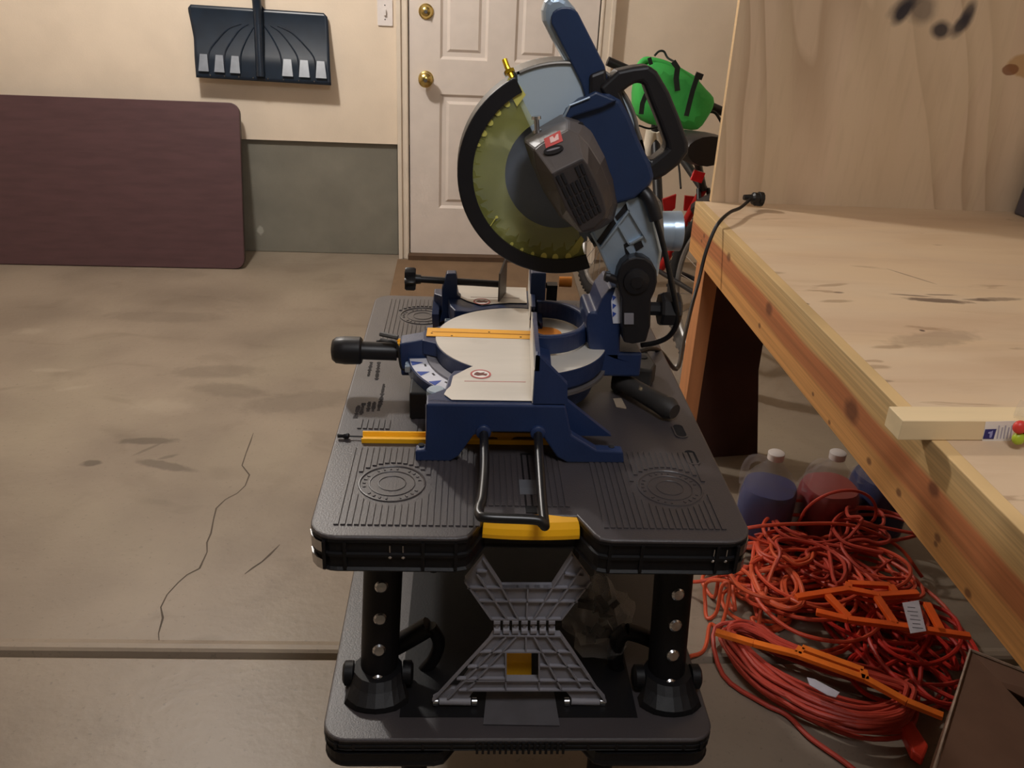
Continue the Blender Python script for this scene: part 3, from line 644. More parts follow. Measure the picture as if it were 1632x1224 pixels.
# X brace of two hinged grey plates, near end
def xpl(px, y=.962): return at(px[0], px[1], Y=y)
def brace(dy, near=True):
    Y0 = .962+dy
    tf = (lambda p: at(p[0], p[1], Y=.945)+V((0, dy, 0)))
    up = [(770, 888), (800, 934), (880, 934), (912, 884), (941, 924), (894, 984), (783, 984), (741, 924)]
    b = B(); prism(b, [tf(p) for p in up], (0, .008, 0)); u_ = obj('upper_brace', b, M_dgrey, WT, label='grey hinged brace plate')
    lo = [(786, 1010), (893, 1011), (965, 1118), (957, 1124), (918, 1124), (899, 1098), (757, 1096), (741, 1121), (697, 1121), (690, 1114)]
    win = [(806, 1038), (859, 1038), (859, 1082), (806, 1082)]
    b = B()
    # lower plate built around its square window
    L_ = [[(786, 1010), (893, 1011), (912, 1038), (769, 1038)], [(769, 1038), (806, 1038), (806, 1082), (740, 1082)], [(859, 1038), (912, 1038), (941, 1082), (859, 1082)], [(740, 1082), (941, 1082), (951, 1098), (731, 1098)],
          [(731, 1098), (757, 1098), (741, 1121), (697, 1121), (690, 1114), (718, 1098)], [(899, 1098), (951, 1098), (965, 1114), (957, 1122), (918, 1122)]]
    for q_ in L_: prism(b, [tf(p) for p in q_], (0, .008, 0))
    l_ = obj('lower_brace', b, M_dgrey, WT, label='grey hinged brace plate')
    def ribs(par, segs, r=.0022):
        for (a, c) in segs:
            b = B(); A, C_ = tf(a)+V((0, -.002, 0)), tf(c)+V((0, -.002, 0)); dd = (C_-A); ang = math.atan2(dd.z, dd.x)
            box(b, (A+C_)/2, (dd.length, .006, .0022), R=Matrix.Rotation(-ang, 3, 'Y')); obj('rib', b, M_dgrey, par)
    if near:
        ribs(u_, [((770, 888), (800, 934)), ((800, 934), (880, 934)), ((880, 934), (912, 884)), ((941, 924), (894, 984)), ((783, 984), (741, 924)), ((783, 984), (894, 984)), ((745, 934), (934, 934)), ((764, 955), (920, 956)), ((760, 912), (808, 984)), ((841, 934), (839, 984)), ((926, 904), (870, 984)), ((800, 934), (826, 984)), ((880, 934), (850, 984)), ((760, 908), (776, 908)), ((900, 912), (930, 916))])
        ribs(l_, [((786, 1010), (690, 1114)), ((893, 1011), (965, 1116)), ((786, 1010), (893, 1011)), ((764, 1036), (910, 1036)), ((745, 1060), (806, 1060)), ((859, 1058), (928, 1060)), ((740, 1082), (941, 1082)), ((731, 1097), (951, 1097)), ((806, 1038), (806, 1097)), ((859, 1038), (859, 1097)), ((824, 1010), (744, 1097)), ((806, 1012), (714, 1110)), ((838, 1010), (838, 1036)), ((851, 1012), (895, 1097)), ((872, 1012), (925, 1090)), ((728, 1079), (806, 1079))])
        # hinge knuckles
        for k in range(7):
            a = tf((787+k*14.5, 989)); b = B(); tube(b, [a, tf((787+k*14.5+10, 989))], .006, 10); tube(b, [tf((787+k*14.5, 1004)), tf((787+k*14.5+10, 1004))], .006, 10); box(b, tf((792+k*14.5, 996)), (.004, .006, .016)); obj('hinge_knuckle', b, M_dgrey, u_, smooth=False)
        for px in (694, 756, 903, 960):
            b = B(); tube(b, [tf((px-4, 1118)), tf((px+4, 1118))], .006, 10); obj('pivot_pin', b, M_steel, l_, smooth=True)
        for x0, x1 in ((700, 750), (910, 955)):
            b = B(); tube(b, [tf((x0, 1117)), tf((x1, 1118))], .0058, 10); obj('pivot_barrel', b, M_dgrey, l_, smooth=True)
brace(0); brace(.73, False)
b = B(); prism(b, [at(808, 1038, Y=.968), at(847, 1038, Y=.968), at(847, 1076, Y=.968), at(806, 1076, Y=.968)], (0, .004, 0)); obj('brace_tab', b, M_yel, WT, label='yellow tab')
# feet down to the floor
for u in (-.16, .16):
    for v in (.2, LL-.2):
        b = B(); tube(b, [bl(u, v, .365), bl(u, v, .0)], .022, 16); obj('foot', b, M_black, WT, smooth=True)

# clear bag of black hardware on the lower shelf
def crumple(name, centre, size, m, parent, n=3, seed=3, amp=.35):
    rnd = random.Random(seed); b = B(); bmesh.ops.create_icosphere(b, subdivisions=n, radius=1)
    for v in b.verts:
        k = 1+rnd.uniform(-amp, amp*.5); v.co = V((v.co.x*size[0]*k, v.co.y*size[1]*k, max(-1, v.co.z*k)*size[2]))+V(centre)
    return obj(name, b, m, parent)
t = thing('hardware_bag', bl(.13, .20, .4190), 'crumpled clear bag of black parts on the lower shelf of the work table', 'bag')
crumple('bag_film', bl(.13, .20, .4195+.050), (.055, .075, .05), M_film, t, 3, 5)
rnd = random.Random(4)
for k in range(12):
    b = B(); c = bl(.13+rnd.uniform(-.03, .03), .20+rnd.uniform(-.05, .05), .445+rnd.uniform(0, .03)); box(b, c, (rnd.uniform(.01, .03), .012, rnd.uniform(.01, .03)), R=Matrix.Rotation(rnd.uniform(0, 3), 3, 'X') @ Matrix.Rotation(rnd.uniform(0, 3), 3, 'Y')); obj('black_part', b, M_rubber, t)

# ------------------------------------------------------------ compound miter saw
TZ = .846
SAW = thing('miter_saw', (.11, 1.30, ZT), 'navy compound miter saw with raised head and yellow blade guard on the black table', 'miter saw')
def pl(px, y): return [at(x, yy, Y=y) for x, yy in px]
def pz(px, z): return [at(x, yy, Z=z) for x, yy in px]
# --- base casting: near and far wings, each a shaped end wall with feet
def wing(mirror):
    yc = 1.295
    mk = (lambda x, y, z: V((x, 2*yc-y, z))) if mirror else (lambda x, y, z: V((x, y, z)))
    g = 1 if not mirror else -1
    b = B()
    # end wall, arch between the feet
    prof = [(-.048, .7553), (-.048, .772), (-.034, .774), (-.033, TZ-.001), (.156, TZ-.001), (.168, .80), (.205, .776), (.243, .774), (.246, .7553), (.165, .7553), (.150, .764), (.128, .797), (.117, .803), (.045, .803), (.032, .797), (.012, .764), (.0, .7553)]
    pr = [mk(x, 1.062, z) for x, z in prof]; prism(b, pr, (0, .018*g, 0))
    w_ = obj('base_wing', b, M_blue, SAW, bevel=.0025)
    # deck under the plate, following the round table
    b = B(); pts = [(.156, 1.066), (.156, 1.20)]
    arc = [(.11+.142*math.cos(a), 1.295+.142*math.sin(a)) for a in [math.radians(k) for k in (-71, -82, -90, -100, -112, -124, -134)]]
    pts = [(.156, 1.066)]+arc[:-1]+[(.004, 1.172), (-.004, 1.150), (-.008, 1.112), (-.033, 1.090), (-.033, 1.066)]
    prism(b, [mk(x, y, TZ-.030) for x, y in pts], (0, 0, .029)); obj('base_deck', b, M_blue, w_, bevel=.002)
    # inner side wall toward the round table
    b = B(); prism(b, [mk(-.033, 1.066, .7553), mk(-.033, 1.10, .7553), mk(-.036, 1.118, TZ-.03), mk(-.033, 1.066, TZ-.002)], (.012, 0, 0)); obj('side_web', b, M_blue, w_)
    # machined plate
    if not mirror: pp = [(850.5, 595.5), (820, 592.5), (796, 589.5), (775, 586), (758, 582.5), (744, 588.5), (722, 600), (718, 616), (711.5, 622), (707.5, 629), (719.5, 637.5), (852, 639.5)]
    else: pp = [(729, 455.5), (838.5, 459), (839.8, 483.5), (812, 483), (787, 484.5), (768, 487), (745, 480), (733, 474.5)]
    b = B(); prism(b, pz(pp, TZ), (0, 0, .0008)); pt = obj('table_plate', b, M_alu, w_, label='machined aluminium table plate')
    # warning badge and line
    c = at(766, 596.5, Z=TZ+.001) if not mirror else at(768, 480.8, Z=TZ+.001)
    b = B(); prism(b, [c+V((.0125*math.cos(a), .0125*math.sin(a), 0)) for a in [2*math.pi*k/28 for k in range(28)]], (0, 0, .0004)); bd = obj('warning_badge', b, M_wh, pt)
    b = B(); ring_prism(b, [c+V((.0150*math.cos(a), .0150*math.sin(a), .0002)) for a in [2*math.pi*k/28 for k in range(28)]], [c+V((.0124*math.cos(a), .0124*math.sin(a), .0002)) for a in [2*math.pi*k/28 for k in range(28)]], (0, 0, .0005)); obj('badge_ring', b, mat('badge_red', (186, 96, 92), .5), bd)
    b = B(); prism(b, [c+V((x, y, .0005)) for x, y in ((-.010, -.003), (-.004, -.006), (.003, -.004), (.008, -.006), (.010, .001), (.004, .001), (.006, .006), (0, .003), (-.005, .006), (-.008, .003))], (0, 0, .0004)); obj('hand_mark', b, mat('hand_mark', (112, 62, 56), .5), bd)
    b = B(); a_, c_ = (at(740, 607, Z=TZ+.001), at(838, 609, Z=TZ+.001)) if not mirror else (at(750, 473.5, Z=TZ+.001), at(828, 475, Z=TZ+.001)); box(b, (a_+c_)/2, ((c_-a_).length, .0012, .0004)); obj('limit_line', b, mat('faded_red', (196, 130, 124), .5) if not mirror else mat('faded_line', (176, 150, 142), .5), pt)
    return w_
wn = wing(False); wf = wing(True)
b = B(); lathe(b, [(0, .013), (.05, .013), (.052, .011)], (-.021, 1.112, TZ-.054), (0, 0, 1), 18); obj('clamp_boss', b, M_cast, wn, smooth=True)
b = B(); box(b, at(716, 514, Z=.815), (.016, .012, .012)); obj('clamp_boss', b, M_cast, wf, bevel=.002)
for x, y in ((-.04, 1.075), (.228, 1.075)):
    b = B(); lathe(b, [(0, .0045), (.0008, .0045)], (x, y, .7745), (0, 0, 1), 12); obj('bolt_hole', b, M_vent, wn)
# gusset from near wing to its rear foot
b = B(); prism(b, [(.158, 1.10, .838), (.158, 1.10, .778), (.232, 1.10, .778)], (0, .012, 0)); obj('foot_gusset', b, M_blue, wn)
# rear connecting web
b = B(); prism(b, [(.15, 1.07, .775), (.165, 1.07, .775), (.165, 1.52, .775), (.15, 1.52, .775)], (0, 0, .03)); obj('rear_web', b, M_blue, SAW)
# --- round table
TC = V((.11, 1.295, 0)); TR = .137
b = B(); lathe(b, [(0, .118), (.03, .128), (.045, .132)], (TC.x, TC.y, .772), (0, 0, 1), 64); rt = obj('turntable_base', b, M_blue, SAW, smooth=True)
b = B(); lathe(b, [(0, TR-.002), (.028, TR)], (TC.x, TC.y, TZ-.0285), (0, 0, 1), 96); obj('turntable_body', b, M_blue, SAW, smooth=True)
b = B(); lathe(b, [(0, TR+.002), (.005, TR+.002)], (TC.x, TC.y, TZ-.040), (0, 0, 1), 96); obj('turntable_rim', b, mat('rim_grey', (84, 80, 80), .5), SAW, smooth=True)
b = B(); lathe(b, [(0, TR-.0015), (.0007, TR-.002)], (TC.x, TC.y, TZ), (0, 0, 1), 96); tt = obj('turntable_top', b, M_alu, SAW, label='machined aluminium round table')
b = B(); box(b, (.048, 1.311, TZ+.0009), (.176, .034, .0012), -.03); ki = obj('kerf_insert', b, M_yelkerf, tt, label='amber kerf insert')
b = B(); box(b, (.05, 1.311, TZ+.0016), (.165, .0035, .0004), -.03); obj('kerf_slot', b, mat('kerf_groove', (190, 126, 30), .5), ki)
for x, y in ((-.032, 1.307), (.0, 1.298), (.06, 1.316), (.11, 1.298)):
    b = B(); lathe(b, [(0, .0017), (.0005, .0017)], (x, y, TZ+.0015), (0, 0, 1), 10); obj('screw', b, mat('screw_dark', (120, 80, 30), .5), ki)
# arm to the miter handle
b = B(); prism(b, [V((x, 1.284, z)) for x, z in ((.02, .800), (-.035, .806), (-.052, .806), (-.058, .782), (-.080, .782), (-.082, .838), (-.045, TZ-.0005), (.02, TZ-.0005))], (0, .036, 0)); arm = obj('miter_arm', b, M_blue, SAW, bevel=.003)
b = B(); prism(b, [V(p) for p in ((-.046, 1.282, TZ-.0004), (-.02, 1.268, TZ-.0004), (.02, 1.25, TZ-.0004), (.02, 1.37, TZ-.0004), (-.018, 1.345, TZ-.0004), (-.046, 1.324, TZ-.0004))], (0, 0, -.024)); obj('arm_shoulder', b, M_blue, arm, bevel=.002)
b = B(); lathe(b, [(0, .010), (.008, .010), (.008, .0145), (.066, .0145), (.068, .0155)], (-.079, 1.298, .818), (-1, 0, .02), 20); obj('handle_sleeve', b, M_rubber, arm, smooth=True)
b = B(); n = 32; rings = []
for h, r in ((.063, .019), (.066, .0222), (.09, .0226), (.104, .021), (.110, .016), (.112, .006)):
    rings.append([V((-.079-h, 1.298+(r*(1-.045*(1 if k % 8 < 1 else 0)))*math.cos(2*math.pi*k/n), .819+(r*(1-.045*(1 if k % 8 < 1 else 0)))*math.sin(2*math.pi*k/n))) for k in range(n)])
loft(b, rings); obj('handle_knob', b, M_rubber, arm, smooth=True, bevel=0)
b = B(); tube(b, [at(604, 543, Y=1.29), at(625, 544, Y=1.285), at(634, 552, Y=1.28), at(637, 575, Y=1.272), at(641, 588, Y=1.268), at(652, 589, Y=1.262)], .0018, 8, smooth=5); obj('lock_wire', b, M_cord, arm, smooth=True)
b = B(); tube(b, [at(606, 532, Y=1.31), at(634, 538, Y=1.30)], .0042, 8); tube(b, [at(606, 541, Y=1.29), at(633, 546, Y=1.285)], .003, 8); obj('lock_lever', b, mat('lever_grey', (84, 82, 80), .45), arm, smooth=True)
b = B(); box(b, at(655, 585, Y=1.26), (.018, .02, .012)); obj('detent_plate', b, M_cast, arm, bevel=.002)
# miter scale ring under the near side
A = [math.radians(a) for a in range(176, 246, 5)]
b = B(); n_ = len(A)
ro, ri = .180, .150
prism(b, [V((TC.x+ro*math.cos(a), TC.y+ro*math.sin(a), .796)) for a in A]+[V((TC.x+.13*math.cos(a), TC.y+.13*math.sin(a), .796)) for a in A[::-1]], (0, 0, .019)); sr = obj('scale_ring', b, M_blue, SAW)
b = B(); prism(b, [V((TC.x+(ro-.003)*math.cos(a), TC.y+(ro-.003)*math.sin(a), .8152)) for a in A[2:]]+[V((TC.x+ri*math.cos(a), TC.y+ri*math.sin(a), .8152)) for a in A[:1:-1]], (0, 0, .0006)); sc_ = obj('scale_label', b, mat('scale_white', (214, 214, 222), .4), sr)
for k, a in enumerate((192, 205, 218, 231)):
    a = math.radians(a); e = V((math.cos(a), math.sin(a), 0)); tgt = V((-e.y, e.x, 0)); c = TC+V((0, 0, .816))
    b = B(); prism(b, [c+e*(ro-.004)+tgt*.008, c+e*(ro-.004)-tgt*.008, c+e*(ri+.008)], (0, 0, .0004)); obj('scale_triangle', b, M_bluep, sc_)
    b = B(); box(b, c+e*(ri+.006)+tgt*.012, (.003, .005, .0005), a); box(b, c+e*(ri+.006)+tgt*.008, (.003, .003, .0005), a); obj('scale_mark', b, M_print, sc_)
A = [math.radians(a) for a in range(176, 246, 5)]
b = B(); prism(b, [V((TC.x+ri*math.cos(a), TC.y+ri*math.sin(a), .808)) for a in A]+[V((TC.x+.136*math.cos(a), TC.y+.136*math.sin(a), .808)) for a in A[::-1]], (0, 0, .012)); obj('scale_gap', b, M_dgrey, sr)
b = B(); prism(b, [V((x, y, .756)) for x, y in ((-.062, 1.185), (-.018, 1.185), (-.018, 1.255), (-.062, 1.262))], (0, 0, .045)); obj('front_support', b, M_black, SAW, bevel=.003)
# --- fence
def fprof(y, h, x0=.1115, xb=.158):
    return [V((x0, y, TZ+.001)), V((x0, y, TZ+h)), V((x0+.010, y, TZ+h)), V((x0+.016, y, TZ+h*.62)), V((xb-.004, y, TZ+h*.35)), V((xb, y, TZ+.001))]
def fslab(y0, y1, h, xb, nm='fence'):
    b = B(); loft(b, [[V((.1115, y, TZ+.001)), V((.1115, y, TZ+h)), V((.119, y, TZ+h)), V((xb-.02, y, TZ+.018)), V((xb, y, TZ+.012)), V((xb, y, TZ+.001))] for y in (y0, y1)]); return obj(nm, b, M_blue, SAW, bevel=.0015)
f1 = fslab(1.064, 1.28, .052, .140)
b = B(); prism(b, [V((.1115, 1.0635, TZ+.001)), V((.1115, 1.0635, TZ+.073)), V((.114, 1.0635, TZ+.074)), V((.157, 1.0635, TZ+.030)), V((.159, 1.0635, TZ+.001))], (0, .012, 0)); obj('fence_gusset', b, M_blue, f1)
b = B(); prism(b, [V((.1115, 1.0635, TZ+.05)), V((.1115, 1.0635, TZ+.073)), V((.1115, 1.20, TZ+.062)), V((.1115, 1.26, TZ+.05))], (.006, 0, 0)); obj('fence_lip', b, M_blue, f1)
f2 = fslab(1.335, 1.53, .040, .132)
b = B(); prism(b, [V((.1105, 1.39, TZ+.03)), V((.1105, 1.41, TZ+.072)), V((.1105, 1.53, TZ+.072)), V((.1105, 1.53, TZ+.02)), V((.1105, 1.40, TZ+.02))], (.026, 0, 0)); sf = obj('sliding_fence', b, M_blue, f2, bevel=.002)
b = B(); lathe(b, [(0, .005), (.02, .005)], (.1365, 1.47, TZ+.030), (1, 0, 0), 12); box(b, (.15, 1.45, TZ+.02), (.018, .02, .04)); obj('lock_stem', b, M_rubber, sf)
b = B(); lathe(b, [(0, .009), (.022, .0095), (.0225, .007)], (.163, 1.468, TZ+.038), (1, 0, 0), 16); obj('fence_knob', b, mat('orange_knob', (222, 138, 48), .5), sf, smooth=True, label='orange knob')
# face plate of the fence
b = B(); box(b, (.1108, 1.172, TZ+.027), (.0012, .215, .050)); obj('fence_face', b, M_alu, f1)
b = B(); box(b, (.1108, 1.433, TZ+.021), (.0012, .19, .038)); obj('fence_face', b, M_alu, f2)
# bridge ring behind the blade
A = [math.radians(a) for a in range(-100, 101, 8)]; C0 = V((.132, 1.305, 0)); rx, ry = .074, .082
for nm, z0, z1 in (('fence_bridge', TZ+.004, TZ+.034),):
    b = B(); ou = [V((C0.x+rx*math.cos(a), C0.y+ry*math.sin(a), z0)) for a in A]; inn = [V((C0.x+(rx-.011)*math.cos(a), C0.y+(ry-.011)*math.sin(a), z0)) for a in A[::-1]]
    prism(b, ou+inn, (0, 0, z1-z0)); obj(nm, b, M_blue, f1, bevel=.003)
b = B(); lathe(b, [(0, .026), (.0008, .026)], (.152, 1.318, TZ+.0007), (0, 0, 1), 24); obj('kerf_opening', b, mat('amber_rear', (226, 140, 50), .5), tt)
for o in [f1, f2]+list(f1.children)+list(f2.children):      # the saw stands a touch askew on the table
    for v in o.data.vertices: v.co.x += .06*(v.co.y+1.30-1.064)
# --- hold-down clamp at the far left
CY = 1.487; cz = .876
b = B(); tube(b, [(-.062, CY, cz), (.088, CY, cz-.006)], .0062, 12); cl = obj('clamp_screw', b, M_rubber, SAW, smooth=True)
b = B(); n = 40; rings = []
for h, k_ in ((-.012, .9), (-.009, 1), (.004, 1), (.007, .9)):
    rings.append([V((-.072+h, CY+k_*(.0165+.0042*math.cos(6*a))*math.cos(a), cz+k_*(.0165+.0042*math.cos(6*a))*math.sin(a))) for a in [2*math.pi*k/n for k in range(n)]])
loft(b, rings); obj('star_knob', b, M_rubber, cl, smooth=True); b = B(); lathe(b, [(0, .009), (.01, .008)], (-.066, CY, cz), (1, 0, 0), 16); obj('knob_hub', b, M_rubber, cl, smooth=True)
b = B(); prism(b, pl([(704, 497), (704, 462), (709, 447), (712, 436), (727, 436), (729, 445), (729, 470), (760, 492), (700, 515)], 1.478), (0, .02, 0)); obj('clamp_post', b, M_blue, cl, bevel=.002)
b = B(); prism(b, [V((.080, CY-.026, .832)), V((.080, CY-.026, .898)), V((.094, CY+.020, .918)), V((.094, CY+.022, .84))], (.003, 0, 0)); obj('clamp_pad', b, mat('clamp_plate', (92, 88, 84), .45, .5), cl)
# --- near extension loop
R_ = .0062
Pn = [V((.046, 1.066, .803)), V((.045, .98, .800)), V((.040, .905, .798)), V((.036, .885, .797)), V((.036, .870, .797)), V((.046, .863, .798)), V((.10, .862, .796)), V((.110, .861, .792)), V((.1135, .864, .786)), V((.114, .874, .784)), V((.1145, .91, .789)), V((.117, .98, .797)), V((.121, 1.066, .803))]
b = B(); tube(b, Pn, R_, 14, smooth=6); el = obj('extension_loop', b, mat('black_gloss_rod', (20, 19, 21), .34, spec=.6), SAW, smooth=True)
for x in (.0455, .1205):
    b = B(); lathe(b, [(0, .011), (.006, .0105), (.008, .008)], (x, 1.064, .804), (0, -1, 0), 18); obj('rod_boss', b, M_blue, wn, smooth=True)
# --- rear bevel post
bp = [(938, 556), (934, 517), (935, 505), (938.5, 497.6), (950.5, 498), (959, 476), (974, 458), (989, 461), (990, 520), (988, 569), (1009, 576), (1009, 583), (977, 574)]
b = B(); prism(b, pl(bp, 1.255), (0, .085, 0)); bpst = obj('bevel_post', b, M_blue, SAW, bevel=.004, seg=3)
b = B(); prism(b, [V((.20, 1.255, .80)), V((.30, 1.255, .80)), V((.30, 1.335, .80)), V((.20, 1.335, .80))], (0, 0, .042)); obj('rear_arm', b, M_blue, bpst, bevel=.004)
b = B(); prism(b, [p+V((0, -.0012, 0)) for p in pl([(974, 480), (981, 458), (987.5, 460), (989, 515), (977, 515), (975, 500)], 1.255)], (0, .001, 0)); sl = obj('bevel_scale', b, mat('scale_white', (214, 214, 222), .4), bpst)
for k in range(3):
    b = B(); prism(b, [p+V((0, -.002, 0)) for p in pl([(976, 470+13*k), (982, 473+13*k), (976, 479+13*k)], 1.255)], (0, .001, 0)); obj('scale_triangle', b, M_bluep, sl)
piv = [(986, 432), (992, 420), (1002, 412), (1014, 409), (1028, 411), (1040, 419), (1047, 432), (1048, 450), (1044, 465), (1038, 478), (1037, 520), (1030, 545), (1008, 549), (994, 546), (991, 520), (991, 478), (986, 462), (983, 447)]
b = B(); prism(b, pl(piv, 1.235), (0, .10, 0)); pv = obj('pivot_housing', b, M_rubber, SAW, bevel=.003)
c = at(1014, 448, Y=1.235)
b = B(); lathe(b, [(0, .020), (.004, .019), (.006, .010), (.008, .009)], c, (0, -1, 0), 24); obj('pivot_cap', b, M_rubber, pv, smooth=True)
b = B(); tube(b, [at(968, 441, Y=1.24), at(990, 449, Y=1.245)], .0062, 12); lathe(b, [(0, .009), (.006, .007)], at(968, 441, Y=1.24)+V((.002, 0, 0)), (-1, 0, .2), 12); obj('bevel_stop', b, M_rubber, pv, smooth=True)
b = B(); prism(b, pl([(995, 500), (1010, 500), (1010, 517), (995, 517)], 1.232), (0, .004, 0)); obj('pointer', b, M_dgrey, pv)
kc = at(1042, 492, Y=1.26)
b = B(); lathe(b, [(-.012, .011), (.008, .011), (.008, .024), (.012, .027), (.036, .027), (.040, .022)], kc, (1, 0, 0), 8); obj('bevel_knob', b, M_rubber, pv)
# --- silver swing arm
sa = [(940, 368), (930, 345), (945, 330), (979, 322), (1016, 312), (1038, 316), (1047, 363), (1056, 400), (1050, 440), (1030, 470), (990, 470), (973, 440), (954.5, 398)]
b = B(); prism(b, pl(sa, 1.258), (0, .062, 0)); sa_ = obj('swing_arm', b, M_cast, SAW, bevel=.005, seg=3)
for a, c in (((1002, 334), (956, 395)), ((1002, 334), (1030, 380)), ((985, 357), (1002, 388)), ((941, 370), (957, 398)), ((957, 398), (974, 436)), ((1002, 334), (998, 320)), ((1002, 388), (1024, 376))):
    A_, C_ = at(*a, Y=1.256), at(*c, Y=1.256); dd = C_-A_; b = B(); box(b, (A_+C_)/2, (dd.length, .008, .0028), R=Matrix.Rotation(-math.atan2(dd.z, dd.x), 3, 'Y')); obj('arm_rib', b, M_cast, sa_)
for q_ in ([(1000, 322), (1003, 332), (984, 352), (980, 346)], [(978, 348), (982, 356), (957, 391), (951, 385)], [(994, 390), (1002, 386), (1004, 402), (998, 407)], [(1010, 390), (1022, 384), (1026, 393), (1014, 401)]):
    b = B(); prism(b, pl(q_, 1.2565), (0, .003, 0)); obj('arm_recess', b, M_rubber, sa_)
b = B(); prism(b, pl([(998, 396), (1005, 391), (1013, 404), (1007, 409)], 1.254), (0, .006, 0)); obj('latch_tab', b, M_cast, sa_)
pc = at(1062, 368, Y=1.335)
b = B(); lathe(b, [(-.02, .030), (.006, .031), (.006, .0305), (.008, .031), (.021, .0315), (.022, .029), (.021, .027), (0, .026)], pc, (1, 0, .02), 36); obj('dust_port', b, M_cast, sa_, smooth=True)
b = B(); prism(b, pl([(1030, 325), (1056, 320), (1062, 400), (1044, 405)], 1.30), (0, .05, 0)); obj('dust_duct', b, M_guardrim, sa_, bevel=.006)
# --- blade and guards
BC = V((.152, 1.30, 1.118)); GR = .147
def cpt(r, a, y): a = math.radians(a); return V((BC.x+r*math.cos(a), y, BC.z+r*math.sin(a)))
# blade with teeth
b = B(); pts = []
for k in range(40):
    a = 9*k; pts += [cpt(.114, a, 1.299), cpt(.127, a+.6, 1.299), cpt(.1265, a+2.4, 1.299), cpt(.1225, a+4, 1.299), cpt(.121, a+7.6, 1.299), cpt(.114, a+8.4, 1.299)]
prism(b, pts, (0, .002, 0)); bd = obj('blade', b, M_blade, SAW, label='bare steel saw blade')
b = B(); lathe(b, [(0, .034), (.006, .032), (.012, .014), (.018, .012)], (BC.x, 1.299, BC.z), (0, -1, 0), 32); obj('arbor', b, M_guardrim, bd, smooth=True)
# upper guard
b = B(); gr = lambda a: .151 if a > 70 else (.151-.026*min(1, (70-a)/40))
outp = [cpt(gr(a), a, 1.330) for a in range(124, -76, -5)]
prism(b, outp+[cpt(.02, -70, 1.330), cpt(.02, 124, 1.330)], (0, .003, 0)); ug = obj('upper_guard', b, M_guard, SAW)
b = B(); A = list(range(118, -66, -4)); prism(b, [cpt(gr(a), a, 1.268) for a in A]+[cpt(gr(a)-.004, a, 1.268) for a in A[::-1]], (0, .064, 0)); obj('guard_wall', b, M_guardrim, ug)
# near side plate, cut straight along the edge that shows the blade
e0, e1 = at(815, 128, Y=1.268), at(862, 240, Y=1.268)
b = B(); A = list(range(117, -60, -5)); pp = [cpt(gr(a), a, 1.268) for a in A]; prism(b, pp+[cpt(.05, -60, 1.268), e1, at(828, 165, Y=1.268)], (0, .0025, 0)); np_ = obj('guard_side_plate', b, M_guard, ug)
b = B(); A = list(range(116, 20, -4)); tube(b, [cpt(gr(a)-.0025, a, 1.267) for a in A], .0028, 8); obj('guard_bead', b, M_guardrim, np_, smooth=True)
# lower guard: one clear amber ring, one painted dark to hide the bright door, black rim
A = list(range(121, 292, 5))
def annulus(y, r0, r1, t_, m, nm, par, A=A):
    b = B(); prism(b, [cpt(r1, a, y) for a in A]+[cpt(r0, a, y) for a in A[::-1]], (0, t_, 0)); return obj(nm, b, m, par)
lg = annulus(1.258, .080, .144, .002, M_guardy, 'lower_guard', SAW); lg['label'] = 'clear amber lower guard'
annulus(1.306, .080, .144, .002, mat('guard_far_olive', (58, 56, 36), .4), 'guard_far_side', lg)
b = B(); A2 = list(range(119, 292, 4))
prism(b, [cpt(GR+.001, a, 1.252) for a in A2]+[cpt(GR-.005, a, 1.252) for a in A2[::-1]], (0, .050, 0)); obj('guard_rim', b, M_rubber, lg, label='black guard rim', bevel=.002)
prev = annulus(1.2515, GR-.021, GR-.002, .005, M_rubber, 'guard_lip', lg, A2); prev['label'] = 'black guard lip'
A3 = list(range(128, 290, 5)); b = B(); tube(b, [cpt(.1295, a, 1.2565) for a in A3], .0008, 6); obj('guard_seam', b, M_guardedge, lg)
b = B(); prism(b, [at(x, y, Y=1.256) for x, y in ((810, 124), (822, 127), (838, 151), (824, 170), (812, 148), (806, 136))], (0, .002, 0)); obj('guard_flange', b, M_guardedge, lg)
b = B(); prism(b, [at(x, y, Y=1.262) for x, y in ((926, 376), (931, 382), (922, 402), (908, 412), (900, 410), (912, 395))], (0, .003, 0)); obj('guard_tip', b, M_guardedge, lg)
for k, a in enumerate((131, 139, 147, 155, 163, 238, 246, 254, 262, 270, 279)):
    b = B(); r = .0045 if k < 4 or k > 7 else .0025; c = cpt(.1245, a, 1.2568); e = V((math.cos(math.radians(a)), 0, math.sin(math.radians(a)))); tg_ = V((-e.z, 0, e.x)); prism(b, [c+e*r*1.3*math.cos(q2)+tg_*r*math.sin(q2) for q2 in [2*math.pi*j/12 for j in range(12)]], (0, .001, 0)); obj('tooth_glint', b, M_guardedge, lg)  # pale dots put in as highlights on the blade teeth
a0 = at(811, 112, Y=1.27)
b = B(); tube(b, [at(804, 95, Y=1.28), at(808, 106, Y=1.275), at(818, 127, Y=1.268)], .0038, 12); lathe(b, [(0, .0075), (.005, .0075)], at(813, 117, Y=1.272), at(804, 95, Y=1.28)-at(818, 127, Y=1.268), 6); obj('guard_bolt', b, M_brasscol, lg, label='gold guard bolt')
b = B(); tube(b, [cpt(.128, 219, 1.2555), cpt(.112, 216, 1.2555)], .0007, 6); lathe(b, [(0, .0022), (.001, .0022)], cpt(.111, 216, 1.2555), (0, -1, 0), 10); obj('index_mark', b, M_guardedge, lg)
